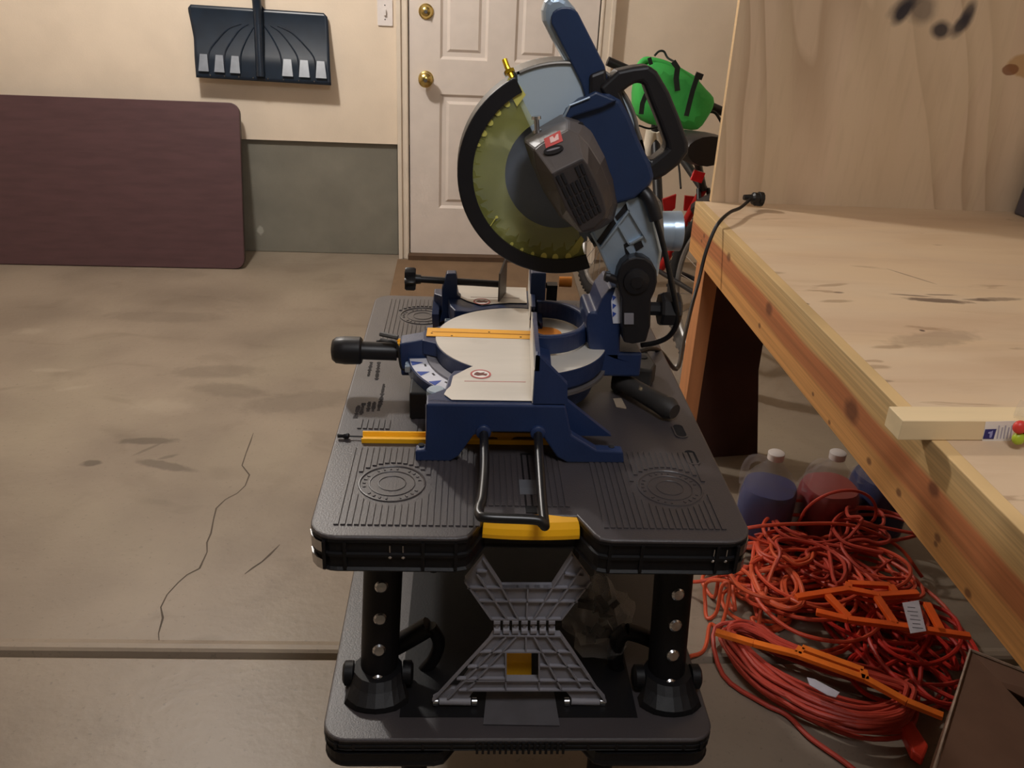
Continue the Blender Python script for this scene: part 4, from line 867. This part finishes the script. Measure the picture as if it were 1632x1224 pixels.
# --- motor
r0 = pl([(834, 220), (853, 206), (895, 181), (920, 190), (940, 206), (960, 245), (977, 285), (985, 325), (978, 352), (955, 366), (925, 364), (895, 340), (868, 300), (846, 255)], 1.262)
r1 = pl([(835, 226), (853, 215), (905, 191), (930, 199), (945, 214), (964, 250), (977, 290), (981, 325), (972, 350), (950, 368), (922, 368), (892, 345), (866, 305), (847, 262)], 1.190)
r2 = pl([(851, 238), (862, 229), (905, 206), (922, 214), (938, 232), (957, 262), (970, 295), (976, 325), (968, 348), (948, 369), (924, 371), (896, 345), (871, 305), (855, 268)], 1.150)
r3 = pl([(879, 277), (888, 272), (915, 259), (929, 252), (937, 262), (949, 285), (960, 310), (967, 336), (964, 348), (947, 364), (927, 370), (903, 335), (890, 305), (883, 288)], 1.112)
b = B(); loft(b, [r0, r1, r2]); mo = obj('motor_housing', b, [M_motorshade, M_motorlit], SAW, bevel=.003)
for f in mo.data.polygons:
    if f.normal.z > .45: f.material_index = 1  # light from above painted in by face direction
b = B(); loft(b, [r2, r3]); mc = obj('motor_cap', b, [M_motorshade, M_motorlit], mo, bevel=.002)
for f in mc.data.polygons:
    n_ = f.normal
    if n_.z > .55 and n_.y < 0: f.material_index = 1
# grille on the end face
g0, g1, g2, g3 = at(881, 279, Y=1.1113), at(930, 255, Y=1.1113), at(964, 340, Y=1.1113), at(924, 366, Y=1.1113)
gp = lambda u, v: (g0*(1-u)+g1*u)*(1-v)+(g3*(1-u)+g2*u)*v
for j, (v0, v1) in enumerate(((.04, .22), (.25, .44), (.47, .62), (.65, .78), (.81, .93))):
    for i in range(6):
        if j == 0 and i in (2, 3): continue
        u0 = .06+.155*i; b = B(); prism(b, [gp(u0, v0), gp(u0+.095, v0), gp(u0+.095, v1), gp(u0, v1)], (0, -.0012, 0)); obj('vent_slot', b, M_vent, mc)
# label, brush cap and screws on the motor
lab = [(867, 222), (893, 208.5), (897.5, 225.5), (870.5, 237)]
def onface(px, tri):
    n_ = (tri[1]-tri[0]).cross(tri[2]-tri[0]).normalized(); d = at(px[0], px[1], Y=1)-CP; t_ = (tri[0]-CP).dot(n_)/d.dot(n_); p = CP+d*t_; return p+n_*(.0012 if n_.dot(CP-p) > 0 else -.0012), n_
tri = (r2[1], r2[2], r3[2])
b = B(); prism(b, [onface(p, tri)[0] for p in lab], onface(lab[0], tri)[1]*.0004); lb = obj('logo_label', b, mat('label_red', (206, 92, 88), .4), mc, label='red logo label')
for px in ([(876, 220), (881, 217.5), (884, 221.5), (887, 215), (890, 214), (891, 223), (887.5, 224.5), (885, 226), (882, 227), (878, 229)],):
    b = B(); prism(b, [onface(p, tri)[0]*1.0+(CP-onface(p, tri)[0]).normalized()*.0012 for p in px], onface(px[0], tri)[1]*.0003); obj('logo_mark', b, mat('logo_mark_pale', (234, 196, 190), .4), lb)
c, n_ = onface((883, 241), tri); nn = n_ if n_.dot(CP-c) > 0 else -n_
b = B(); el_ = [onface((883+16*math.cos(a)*.97+6*math.sin(a)*.25, 241-16*math.cos(a)*.27+6.5*math.sin(a)), tri)[0] for a in [2*math.pi*k/22 for k in range(22)]]; prism(b, el_, nn*.0025); bc = obj('brush_cap', b, M_rubber, mc)
b = B(); u_ = nn.orthogonal(); prism(b, [onface((883+11*math.cos(a), 240.5-11*math.cos(a)*.27+1.6*math.sin(a)), tri)[0]+nn*.0026 for a in [2*math.pi*k/12 for k in range(12)]], nn*.0004); obj('cap_slot', b, M_dgrey, bc)
for px in ((846, 244), (925, 199)):
    b = B(); lathe(b, [(0, .0042), (.004, .004)], at(*px, Y=1.192), (0, -1, .1), 12); obj('screw', b, M_rubber, mo)
b = B(); lathe(b, [(-.004, .006), (0, .006), (.0, .0035), (.014, .0035), (.014, .0065), (.018, .006)], at(856, 207, Y=1.20), (-.12, 0, 1), 14); obj('lock_button', b, M_steel, mo, smooth=True)
# --- head body, handles
hb = [(893, 201), (905, 176), (925, 160), (950, 150), (972, 150), (990, 160), (1004, 185), (1022, 230), (1038, 262), (1044, 284), (1036, 297), (1012, 318), (985, 326), (955, 352), (925, 330), (900, 280)]
b = B(); prism(b, pl(hb, 1.245), (0, .05, 0)); hd = obj('head_body', b, M_bluepl, SAW, bevel=.006, seg=3)
b = B(); prism(b, pl([(893, 199), (908, 168), (950, 146), (985, 160), (960, 172), (915, 186)], 1.235), (0, .012, 0)); obj('head_shoulder', b, M_bluepl, hd, bevel=.003)
b = B(); A_, C_ = at(894, 196, Y=1.233), at(908, 168, Y=1.233); tube(b, [A_, C_, at(940, 155, Y=1.233)], .0016, 8); obj('trim_wire', b, M_cast, hd)
outer = [(955, 140), (984, 113), (1010, 107), (1034, 104), (1048, 114), (1068, 148), (1085, 190), (1098, 228), (1099, 243), (1085, 262), (1062, 280), (1044, 290), (1030, 280), (1000, 220), (978, 175)]
inner = [(990, 149), (1003, 139), (1012, 134), (1022, 132), (1028, 138), (1038, 165), (1050, 195), (1062, 228), (1063, 238), (1055, 245), (1046, 252), (1037, 258), (1031, 250), (1015, 210), (1000, 173)]
b = B(); ring_prism(b, pl(outer, 1.250), pl(inner, 1.250), (0, .034, 0)); dh = obj('trigger_handle', b, M_rubber, SAW, bevel=.007, seg=3, label='black D shaped trigger handle')
ch = [(878.4, 37), (878.6, 27), (882, 19), (888, 14.4), (895, 11.6), (902.6, 11), (910, 12), (916, 15), (921, 20), (924.7, 27), (945, 67), (964, 105), (968, 122), (970, 154), (955, 165), (934, 157), (926, 132), (900, 80)]
b = B(); prism(b, pl(ch, 1.262), (0, .006, 0)); chn = obj('carry_handle', b, M_bluepl, SAW, bevel=.002, label='navy carry handle')
chb = [(866, 34), (865, 17), (869, 3), (878, -6), (892, -8), (904, -2), (917, 13), (924.5, 27), (945, 67), (964, 105), (969, 150), (940, 160), (926, 142), (880, 62)]
b = B(); prism(b, pl(chb, 1.2685), (0, .034, 0)); obj('handle_band', b, M_cast, chn, bevel=.008, seg=3)
b = B(); prism(b, pl([(940, 120), (966, 110), (970, 154), (958, 175), (940, 165)], 1.255), (0, .03, 0)); obj('handle_root', b, M_rubber, chn, bevel=.004)
# --- cords
b = B(); tube(b, [at(1020, 300, Y=1.262), at(1035, 318, Y=1.25), at(1046, 350, Y=1.245)], .010, 12, rs=None, smooth=4); cg = obj('cord_grommet', b, M_rubber, SAW, smooth=True)
b = B(); P = [at(1030, 312, Y=1.25), at(1046, 352, Y=1.243), at(1058, 395, Y=1.24), at(1068, 440, Y=1.235), at(1078, 490, Y=1.235), at(1079, 515, Y=1.24), at(1066, 536, Y=1.25), at(1045, 546, Y=1.26), at(1022, 550, Y=1.27)]
tube(b, P, .0042, 10, smooth=5); obj('head_cord', b, M_cord, SAW, smooth=True)
b = B(); pg = V((.782, 2.262, .856))
P = [V((.30, 1.40, .768)), V((.372, 1.46, .762)), at(1078, 588, Y=1.60), at(1089, 545, X=.520), at(1102, 490, X=.575), at(1113, 450, X=.60), at(1124, 405, X=.615), at(1137, 370, X=.632), at(1148, 352, X=.650), at(1164, 338, X=.690), at(1180, 331, X=.735), pg]
tube(b, P, .0045, 10, smooth=6); pc_ = obj('power_cord', b, M_cord, SAW, smooth=True)
b = B(); dx = V((1, .12, -.10)).normalized(); lathe(b, [(-.022, .007), (0, .010), (.004, .016), (.018, .016), (.019, .019), (.030, .019)], pg, dx, 12); box(b, pg+V((.014, -.004, -.011)), (.016, .018, .012)); pgo = obj('plug', b, M_cord, pc_)
# --- rear feet: two dusty black outrigger legs
b = B(); A_, C_ = at(985, 604, Z=.780), at(1066, 651, Z=.774); tube(b, [A_, A_.lerp(C_, .4), A_.lerp(C_, .8), C_, C_+(C_-A_).normalized()*.012], .013, 14, rs=[.016, .015, .016, .018, .012]); lf = obj('rear_outrigger', b, M_dust, SAW, smooth=True)
b = B(); prism(b, [at(x, y, Z=.790) for x, y in ((975, 590), (1004, 578), (1012, 560), (1034, 562), (1046, 580), (1040, 590), (1018, 588), (985, 600))], (0, 0, -.034)); o2 = obj('rear_bracket', b, M_dust, SAW, bevel=.004)
b = B(); lathe(b, [(0, .008), (.001, .008)], at(1024, 569, Z=.7905), (0, 0, 1), 16); obj('bolt_hole', b, M_vent, o2)
b = B(); prism(b, [at(x, y, Z=ZT+.0006) for x, y in ((977, 636), (990, 635), (998, 650), (998, 652), (982, 649))], (0, 0, .001)); obj('hand_hole_patch', b, mat('hand_hole_floor', (150, 134, 116), .5), tp)  # tan patch painted as floor seen through a hand hole

# ------------------------------------------------------------ jugs under the bench
def jug(name, x, y, rot, label, fluid, s=1.0):
    t = thing(name, (x, y, 0), label, 'jug', 'fluid jugs under the workbench')
    def sec(z, w, d, r):
        return [V((x+math.cos(rot)*a-math.sin(rot)*c, y+math.sin(rot)*a+math.cos(rot)*c, z)) for a, c in rrect(0, 0, w, d, r, 5)]
    lv = [(.002, .13, .13, .03), (.008, .145, .145, .035), (.12, .148, .148, .04), (.165, .146, .146, .05), (.19, .13, .13, .055), (.215, .098, .098, .045), (.235, .062, .062, .030), (.248, .042, .042, .0208), (.262, .038, .038, .0188)]
    b = B(); loft(b, [sec(z, w, d, r) for z, w, d, r in lv]); obj('jug_body', b, M_jug, t, smooth=True)
    lf = [(.004, .124, .124, .03), (.010, .138, .138, .035), (.12, .141, .141, .04), (.158, .140, .140, .05), (.176, .132, .132, .053), (.1765, .10, .10, .045)]
    b = B(); loft(b, [sec(z, w, d, r) for z, w, d, r in lf]); obj('fluid', b, fluid, t, smooth=True)
    b = B(); lathe(b, [(0, .021), (.018, .0215), (.020, .019)], (x, y, .258), (0, 0, 1), 24); obj('cap', b, M_cap, t, smooth=True)
    e = V((-math.cos(rot), -math.sin(rot), 0)); c = V((x, y, 0))
    b = B(); tube(b, [c+e*.018+V((0, 0, .246)), c+e*.042+V((0, 0, .250)), c+e*.064+V((0, 0, .235)), c+e*.072+V((0, 0, .20)), c+e*.070+V((0, 0, .165))], .0105, 10, smooth=4); obj('grip', b, M_jug, t, smooth=True)
    return t
jug('fluid_jug', .842, 1.93, -.5, 'milky jug of blue fluid, leftmost jug under the workbench', M_fluidb)
jug('fluid_jug', 1.008, 1.935, .1, 'milky jug of red fluid with an orange cord looped on it', M_fluidr)
jug('fluid_jug', 1.175, 1.99, .3, 'milky jug of blue fluid right of the red one, half behind the bench rail', M_fluidb)
# ------------------------------------------------------------ orange extension cords
def cordobj(name, P, r, m, label, smooth=5, n=7, closed=False, loc=None):
    b = B(); tube(b, P, r, n, smooth=smooth, closed=closed); o = obj(name, b, m, None, smooth=True, loc=loc or (P[0][0], P[0][1], 0)); return tag(o, label, 'cord', 'orange cords heaped under the bench')
rnd = random.Random(11)
def Zp(x, y, z): return at(x, y, Z=z)
# 1: the neat hank in front (one cord going round and round)
P = []
base = [(1150, 1010), (1170, 1050), (1215, 1095), (1290, 1140), (1370, 1165), (1430, 1160), (1453, 1130), (1440, 1100), (1385, 1085), (1310, 1062), (1240, 1035), (1185, 1008)]
for k in range(13):
    f = rnd.uniform(-1, 1); g_ = k/12
    for i, (x, y) in enumerate(base):
        lower = i in (1, 2, 3, 4, 5, 6)
        yy = y+(-(g_)*52+8 if lower else -(g_)*22+6)+rnd.uniform(-4, 4); xx = x+rnd.uniform(-6, 6)+(0 if i not in (5, 6, 7) else -14*(g_)+8)+(16*g_ if i in (0, 11) else 0)
        P.append(Zp(xx, yy, .008+.055*math.sin(g_*2.4)+rnd.uniform(0, .012)))
P += [Zp(1140, 1000, .03), Zp(1152, 1075, .006), Zp(1215, 1120, .006), Zp(1255, 1140, .006), Zp(1290, 1175, .006), Zp(1345, 1214, .006), Zp(1390, 1250, .006)]
hank = cordobj('extension_cord', P, .0052, M_orange2, 'long orange cord wound into a flat hank at the front of the heap', 4)
# 2: the big tangle
def tangle(seed, cx, cy, sx, sy, n, z0, z1, loops=True):
    """one cord thrown down in uneven round loops, n control points long"""
    r_ = random.Random(seed); P = []; a = r_.uniform(0, 6)
    while len(P) < n:
        ox, oy = cx+r_.uniform(-.62, .62)*sx, cy+r_.uniform(-.62, .62)*sy; rad = r_.uniform(.25, .62)*min(sx, sy)*1.35; el = r_.uniform(.5, 1.2); ph = r_.uniform(0, 3); zz = z0+(z1-z0)*r_.random(); d_ = r_.choice((-1, 1)); tilt = r_.uniform(-.35, .35)
        turns = r_.choice((5, 7, 9, 12, 16))
        for k in range(turns):
            a += d_*2*math.pi/8*r_.uniform(.85, 1.15); rad *= r_.uniform(.93, 1.05)
            u, v = rad*math.cos(a), rad*el*math.sin(a); P.append(V((ox+u*math.cos(ph)-v*math.sin(ph), oy+u*math.sin(ph)+v*math.cos(ph), max(.006, min(z1*1.1, zz+tilt*u*.6+r_.uniform(-.006, .006))))))
    return P
c = Zp(1330, 930, .05)
cordobj('extension_cord', tangle(21, c.x+.02, c.y+.02, .27, .20, 190, .006, .11), .0048, M_orange, 'orange cord in wide loose loops across the middle of the heap')
c = Zp(1330, 880, .06)
cordobj('extension_cord', tangle(5, c.x, c.y-.03, .22, .15, 150, .015, .16), .0046, M_orange2, 'darker orange cord tangled at the back of the heap below the jugs')
c = Zp(1230, 930, .05)
cordobj('extension_cord', tangle(9, c.x, c.y, .13, .15, 110, .006, .12), .0048, mat('orange_jacket_light', (210, 88, 52), .42), 'lighter orange cord coiled at the left of the heap beside the black table')
c = Zp(1440, 1030, .03)
cordobj('extension_cord', tangle(14, c.x, c.y, .17, .17, 110, .006, .07), .0050, mat('red_jacket', (190, 40, 30), .4), 'red orange cord looping in front of the cardboard flap')
# 3: loop hung over the red jug
c = V((1.0, 1.845, .13)); P = [V((c.x+.098*math.cos(a), c.y-.0+.045*(math.sin(a) < 0)*abs(math.sin(a))-.02*math.sin(a), c.z+.10*math.sin(a))) for a in [math.radians(q_) for q_ in range(-60, 250, 20)]]
P = [Zp(1400, 870, .02), Zp(1385, 850, .05)]+P+[Zp(1262, 850, .05), Zp(1225, 838, .08), Zp(1190, 815, .06), Zp(1180, 822, .02)]
cordobj('extension_cord', P, .0040, M_orange2, 'thin orange cord looped against the red jug', 4)
# 4: strand dropping by the table corner
P = [Zp(1190, 935, .10), Zp(1150, 925, .10), Zp(1125, 930, .07), Zp(1124, 960, .03), Zp(1127, 985, .01), Zp(1142, 975, .03), Zp(1150, 935, .09), Zp(1162, 930, .1), Zp(1160, 960, .06), Zp(1148, 1000, .01), Zp(1132, 995, .008), Zp(1126, 1025, .008), Zp(1118, 1040, .008), Zp(1100, 1046, .008)]
cordobj('extension_cord', P, .0046, mat('orange_jacket_light', (210, 88, 52), .42), 'loose orange strand hanging down by the table corner')
P = [Zp(1050, 935, .02), Zp(1085, 927, .03), Zp(1120, 926, .06), Zp(1190, 905, .08), Zp(1250, 880, .10), Zp(1180, 850, .12), Zp(1200, 840, .14), Zp(1270, 835, .15), Zp(1360, 838, .14), Zp(1430, 870, .08), Zp(1470, 920, .03)]
cordobj('extension_cord', P, .0046, M_orange, 'orange cord arching over the top edge of the heap')
# flat plastic cord holders
def flat(name, px, z, wpx, m, label):
    t = None
    b = B()
    for (a, c) in px:
        A_, C_ = Zp(*a, z), Zp(*c, z); d = (C_-A_); n_ = V((-d.y, d.x, 0)).normalized()*.016
        prism(b, [A_-n_*.5, C_-n_*.5, C_+n_*.5, A_+n_*.5], (0, 0, .010))
    return tag(obj(name, b, m, bevel=.001, loc=(Zp(*px[0][0], z))), label, 'cord holder')
flat('cord_holder', [((1268, 955), (1350, 942)), ((1350, 942), (1400, 952)), ((1400, 952), (1462, 948)), ((1318, 952), (1352, 987)), ((1397, 955), (1427, 1000)), ((1350, 942), (1352, 933)), ((1352, 933), (1418, 936)), ((1418, 936), (1426, 948)), ((1300, 978), (1350, 990)), ((1350, 990), (1427, 1000)), ((1427, 1000), (1545, 1017)), ((1476, 965), (1502, 1014))], .145, 8, M_flat, 'bright orange plastic cord holder frame on top of the cord heap')
flat('cord_holder', [((1140, 1010), (1200, 1028)), ((1200, 1028), (1270, 1046)), ((1270, 1046), (1277, 1036)), ((1277, 1036), (1375, 1072)), ((1375, 1072), (1378, 1088)), ((1270, 1046), (1378, 1085)), ((1378, 1085), (1445, 1122)), ((1445, 1122), (1502, 1145))], .085, 8, mat('orange_bar', (236, 118, 36), .45), 'long orange plastic cord holder lying over the front hank')
b = B(); prism(b, [Zp(*p, .010) for p in ((1430, 1165), (1450, 1160), (1476, 1200), (1468, 1222), (1450, 1210))], (0, 0, .022)); tag(obj('cord_socket', b, mat('red_socket', (214, 60, 40), .45), bevel=.004, loc=Zp(1455, 1190, 0)), 'red orange cord socket end beside the cardboard box', 'socket')
# tags
t = thing('cord_tag', Zp(1457, 985, .16), 'white printed tag on top of the orange cord heap', 'tag')
b = B(); prism(b, [Zp(*p, .160) for p in ((1438, 961), (1464, 957), (1476, 1006), (1451, 1010))], (0, 0, .0008)); tg = obj('tag_sheet', b, mat('tag_white', (190, 186, 196), .4), t)
for k in range(6):
    a = Zp(1444+k*2, 968+k*6.5, .1612); b = B(); box(b, (a.x+.012, a.y, .1612), (.022 if k % 2 else .016, .0018, .0005), -.15); obj('tag_print', b, mat('tag_ink', (120, 116, 126), .6), tg)
b = B(); prism(b, [Zp(*p, .105) for p in ((1286, 1080), (1298, 1083), (1338, 1104), (1332, 1112), (1318, 1108), (1290, 1092))], (0, 0, .0012)); tag(obj('cord_tag', b, mat('tag_white', (190, 186, 196), .4), loc=Zp(1310, 1095, .105)), 'small folded white tag in the front hank of cord', 'tag')
# ------------------------------------------------------------ cardboard box under the bench
t = thing('cardboard_box', (1.2, 1.2, 0), 'open brown cardboard box at the lower right under the workbench', 'box')
H = .30
c0, c1 = at(1545, 1040, Z=.28), at(1484, 1240, Z=.28)
corner = V((c0.x, c0.y, 0)); near = V((c1.x, c1.y, 0))
ax = (near-corner).normalized(); bx = V((-ax.y, ax.x, 0)); bx = bx if bx.x > 0 else -bx
def wallp(a, b_, z0, z1, nm, th=.005):
    n_ = V((-(b_-a).y, (b_-a).x, 0)).normalized()*th; b = B(); prism(b, [V((a.x, a.y, z0)), V((b_.x, b_.y, z0)), V((b_.x, b_.y, z1)), V((a.x, a.y, z1))], n_); o = obj(nm, b, M_kraft, t); return o
Lb, Wb = .34, .30
k0 = corner; k1 = corner+ax*Lb; k2 = k1+bx*Wb; k3 = k0+bx*Wb
wallp(k0, k1, 0, .28, 'side_wall'); wallp(k1, k2, 0, .28, 'side_wall'); wallp(k2, k3, 0, .28, 'side_wall'); wallp(k3, k0, 0, .28, 'side_wall')
b = B(); prism(b, [k0+V((0, 0, .002)), k1+V((0, 0, .002)), k2+V((0, 0, .002)), k3+V((0, 0, .002))], (0, 0, .004)); obj('bottom', b, M_kraft, t)
# flaps: the left one folded in as a slanting triangle, the far one lying flat
b = B(); prism(b, [k0+V((0, 0, .282)), k1+V((0, 0, .282)), k1+bx*.27+V((0, 0, .245)), k0+bx*.16+ax*.13+V((0, 0, .262)), k0+bx*.02+ax*.015+V((0, 0, .280))], (0, 0, .004)); obj('flap', b, M_kraft, t)
b = B(); prism(b, [k0+V((0, 0, .281)), k3+V((0, 0, .281)), k3+ax*.06+V((0, 0, .25)), k0+bx*.03+ax*.05+V((0, 0, .275))], (0, 0, .003)); obj('flap', b, M_kraft, t)
b = B(); tube(b, [k0+V((0, 0, .286)), k1+V((0, 0, .286))], .0028, 5); tube(b, [k0+V((0, 0, .286)), k3+V((0, 0, .286))], .0028, 5); obj('torn_edge', b, M_kraftedge, t)

# ------------------------------------------------------------ bicycle by the back wall, seen from behind
BK = thing('bicycle', (.82, 3.45, 0), 'black, red and white bicycle standing behind the saw, rear wheel toward the picture', 'bicycle')
Rw = V((.965, 3.02, .315)); Fw = V((.70, 3.90, .315)); dirb = (Fw-Rw); dirb.z = 0; dirb.normalize()
lean = V((.10, .03, 0))
def wheel(c, dr, tiltv, R, nm, rimm):
    up = (V((0, 0, 1))+tiltv).normalized(); dr = (dr-up*dr.dot(up)).normalized(); ax_ = dr.cross(up); n = 48
    pt = lambda a, r, o=0: c+dr*(r*math.cos(a))+up*(r*math.sin(a))+ax_*o
    b = B(); tube(b, [pt(2*math.pi*k/n, R-.022) for k in range(n)], .024, 10, closed=True)
    w_ = obj('wheel', b, M_tire, BK, smooth=True, label='black knobby tire')
    b = B()
    for k in range(60):
        a = 2*math.pi*k/60
        for o in (-.014, 0, .014): box(b, pt(a+(0 if o else .05), R-.001-abs(o)*.35, o), (.011, .011, .011), R=Matrix((dr, ax_, up)).transposed() @ Matrix.Rotation(-a, 3, 'Y'))
    obj('tread', b, M_tire, w_)
    b = B(); tube(b, [pt(2*math.pi*k/n, R-.052) for k in range(n)], .011, 8, closed=True); obj('rim', b, rimm, w_, smooth=True)
    for k in range(20):
        a = 2*math.pi*k/20; b = B(); tube(b, [pt(a+.35*(1 if k % 2 else -1), .02, .02*(1 if k % 4 < 2 else -1)), pt(a, R-.058)], .0013, 5); obj('spoke', b, M_steel, w_)
    b = B(); tube(b, [c-ax_*.05, c+ax_*.05], .018, 12); obj('hub', b, M_steel, w_, smooth=True)
    return pt, up
M_rim = mat('alloy_rim', (150, 148, 146), .35, .6)
rp_, rup = wheel(Rw, dirb, lean*.6, .315, 'rear', M_rim)
fdir = (dirb+V((.12, 0, 0))).normalized(); fp_, fup = wheel(Fw, fdir, V((.20, 0, 0)), .315, 'front', M_rim)
side = dirb.cross(V((0, 0, 1)))
bb = Rw+dirb*.42+V((.01, 0, -.03)); seatc = Rw+dirb*.28+V((.06, 0, .33)); headt = at(1047, 192, Y=3.72); headb = at(1045, 212, Y=3.73)
def bt(pts, r, m, nm, label=None, **k):
    b = B(); tube(b, pts, r, 12, **k); return obj(nm, b, m, BK, smooth=True, label=label)
bt([bb, headb+V((0, 0, -.02))], .020, M_rubber, 'down_tube'); bt([seatc, headt], .017, M_rubber, 'top_tube'); bt([bb, seatc], .016, M_redp, 'seat_tube', label='red frame tube')
for s in (-1, 1):
    bt([Rw+side*.06*s, seatc+side*.02*s], .009, M_rubber, 'seat_stay'); bt([Rw+side*.06*s, bb+side*.03*s], .010, M_rubber, 'chain_stay')
bt([headb+V((0, 0, -.03)), headt+V((0, 0, .03))], .022, M_rubber, 'head_tube')
for s, (xa, xb) in ((-1, (1040, 1031)), (1, (1047, 1060))):
    bt([at(xa, 208, Y=3.72), at(xb, 250, Y=3.74), Fw+V((.045*s, 0, .05)), Fw+V((.04*s, 0, 0))], .027, M_whp, 'fork_leg', label='white fork leg')
sp = at(1112, 262, Y=3.05)
bt([seatc, V((sp.x, 3.08, sp.z+.02))], .014, M_rubber, 'seat_post')
b = B(); s0 = at(1113, 236, Y=3.05); rings = []
for d_, wd, h in ((-.07, .085, .06), (-.03, .10, .065), (.03, .095, .06), (.10, .055, .05), (.17, .028, .032), (.20, .016, .02)):
    cc = s0+dirb*d_+V((0, 0, .01)); rings.append([cc+side*(wd*math.cos(a))+V((0, 0, (.035*math.sin(a)*(1 if math.sin(a) > 0 else 1.4)*h/.05))) for a in [2*math.pi*k/16 for k in range(16)]])
loft(b, rings); obj('saddle', b, M_rubber, BK, smooth=True)
b = B(); c = at(1112, 281, Y=3.0); box(b, c, (.040, .012, .036), R=Matrix.Rotation(.25, 3, 'Y')); obj('reflector', b, mat('reflector_red', (210, 28, 36), .25), BK, label='red rear reflector')
# fender over the rear wheel
b = B(); n = 14; pp = [rp_(math.radians(a), .345) for a in range(50, 150, 7)]; tube(b, pp, .030, 8); obj('fender', b, M_rubber, BK, smooth=True)
# red side panels behind the wheel
b = B(); prism(b, [at(x, y, Y=3.35) for x, y in ((1056, 318), (1078, 310), (1076, 332), (1060, 345))], (0, .012, 0)); obj('chain_guard', b, M_redp, BK, label='red guard panel')
b = B(); prism(b, [at(x, y, Y=3.35) for x, y in ((1092, 312), (1130, 316), (1126, 336), (1090, 336))], (0, .012, 0)); obj('chain_guard', b, M_redp, BK, label='red guard panel')
# handlebar
hL, hR = at(970, 98, Y=3.62), at(1152, 178, Y=3.62)
bt([hL, hL.lerp(hR, .3), hL.lerp(hR, .7), hR], .012, M_rubber, 'handlebar')
bt([hL-(hR-hL).normalized()*.005, hL.lerp(hR, .2)], .018, M_rubber, 'grip'); bt([hR, hL.lerp(hR, .8)], .018, M_rubber, 'grip')
bt([at(1128, 178, Y=3.6), at(1140, 180, Y=3.57), at(1150, 195, Y=3.56)], .006, M_rubber, 'brake_lever', smooth=4)
bt([headt, hL.lerp(hR, .47)], .014, M_rubber, 'stem')
bt([at(1018, 200, Y=3.60), at(1035, 205, Y=3.60), at(1062, 205, Y=3.62), at(1080, 255, Y=3.5), at(1085, 300, Y=3.3)], .004, M_rubber, 'brake_cable', smooth=4)
# ------------------------------------------------------------ green bag on the handlebar
GB = thing('green_bag', at(1065, 190, Y=3.50), 'bright green bag with dark straps hanging on the bicycle handlebar', 'bag')
top = [(1014, 106), (1022, 92), (1035, 89), (1060, 92), (1090, 105), (1110, 118), (1118, 128), (1122, 132)]
o_ = [(1006, 150), (1012, 118), (1022, 93), (1040, 89), (1066, 97), (1092, 111), (1112, 124), (1124, 142), (1139, 153), (1137, 170), (1124, 190), (1112, 210), (1090, 206), (1060, 200), (1030, 200), (1008, 185)]
ra = pl(o_, 3.50); cc = sum(ra, V())/len(ra)
sc_r = lambda k, dy: [cc+(p-cc)*k+V((0, dy, 0)) for p in ra]
b = B(); loft(b, [sc_r(.80, -.075), sc_r(.95, -.05), sc_r(1, 0), sc_r(.97, .06), sc_r(.85, .09)]); obj('bag_body', b, M_green, GB, smooth=True, sub=1)
b = B(); tube(b, [at(x, y, Y=3.46) for x, y in ((1010, 120), (1024, 98), (1038, 96), (1064, 103), (1090, 117), (1112, 130))], .012, 10, smooth=4); obj('rim_roll', b, M_green, GB, smooth=True)
def strapo(px, y, wd, nm='strap'):
    b = B(); P = [at(a, c, Y=y) for a, c in px]; l = []
    for i, p in enumerate(P):
        d = P[min(i+1, len(P)-1)]-P[max(i-1, 0)]; n_ = V((-d.z, 0, d.x)).normalized()*wd/2; l.append((p-n_, p+n_))
    for (a, c), (e, f) in zip(l, l[1:]): prism(b, [a, c, f, e], (0, .004, 0))
    return obj(nm, b, M_strap, GB)
strapo([(1073, 98), (1080, 108), (1078, 125), (1080, 145)], 3.405, .020); strapo([(1113, 118), (1104, 145), (1094, 185)], 3.405, .018); strapo([(1030, 150), (1024, 165), (1022, 182)], 3.405, .018); strapo([(1035, 92), (1038, 103)], 3.405, .014)
b = B(); box(b, at(1114, 121, Y=3.41), (.028, .012, .022), R=Matrix.Rotation(.3, 3, 'Y')); obj('buckle', b, M_rubber, GB)
b = B(); tube(b, [at(1043, 89, Y=3.47), at(1050, 82, Y=3.47), at(1058, 82, Y=3.47), at(1064, 92, Y=3.46), at(1074, 98, Y=3.42)], .004, 8, smooth=4); obj('top_loop', b, M_strap, GB, smooth=True)
# ------------------------------------------------------------ clear plastic bag behind the table
t = thing('plastic_bag', (.72, 2.75, 0), 'crumpled clear plastic bag standing on the floor between bicycle and workbench', 'bag')
crumple('bag_film', (.72, 2.78, .20), (.09, .10, .20), M_film, t, 3, 8, .3)
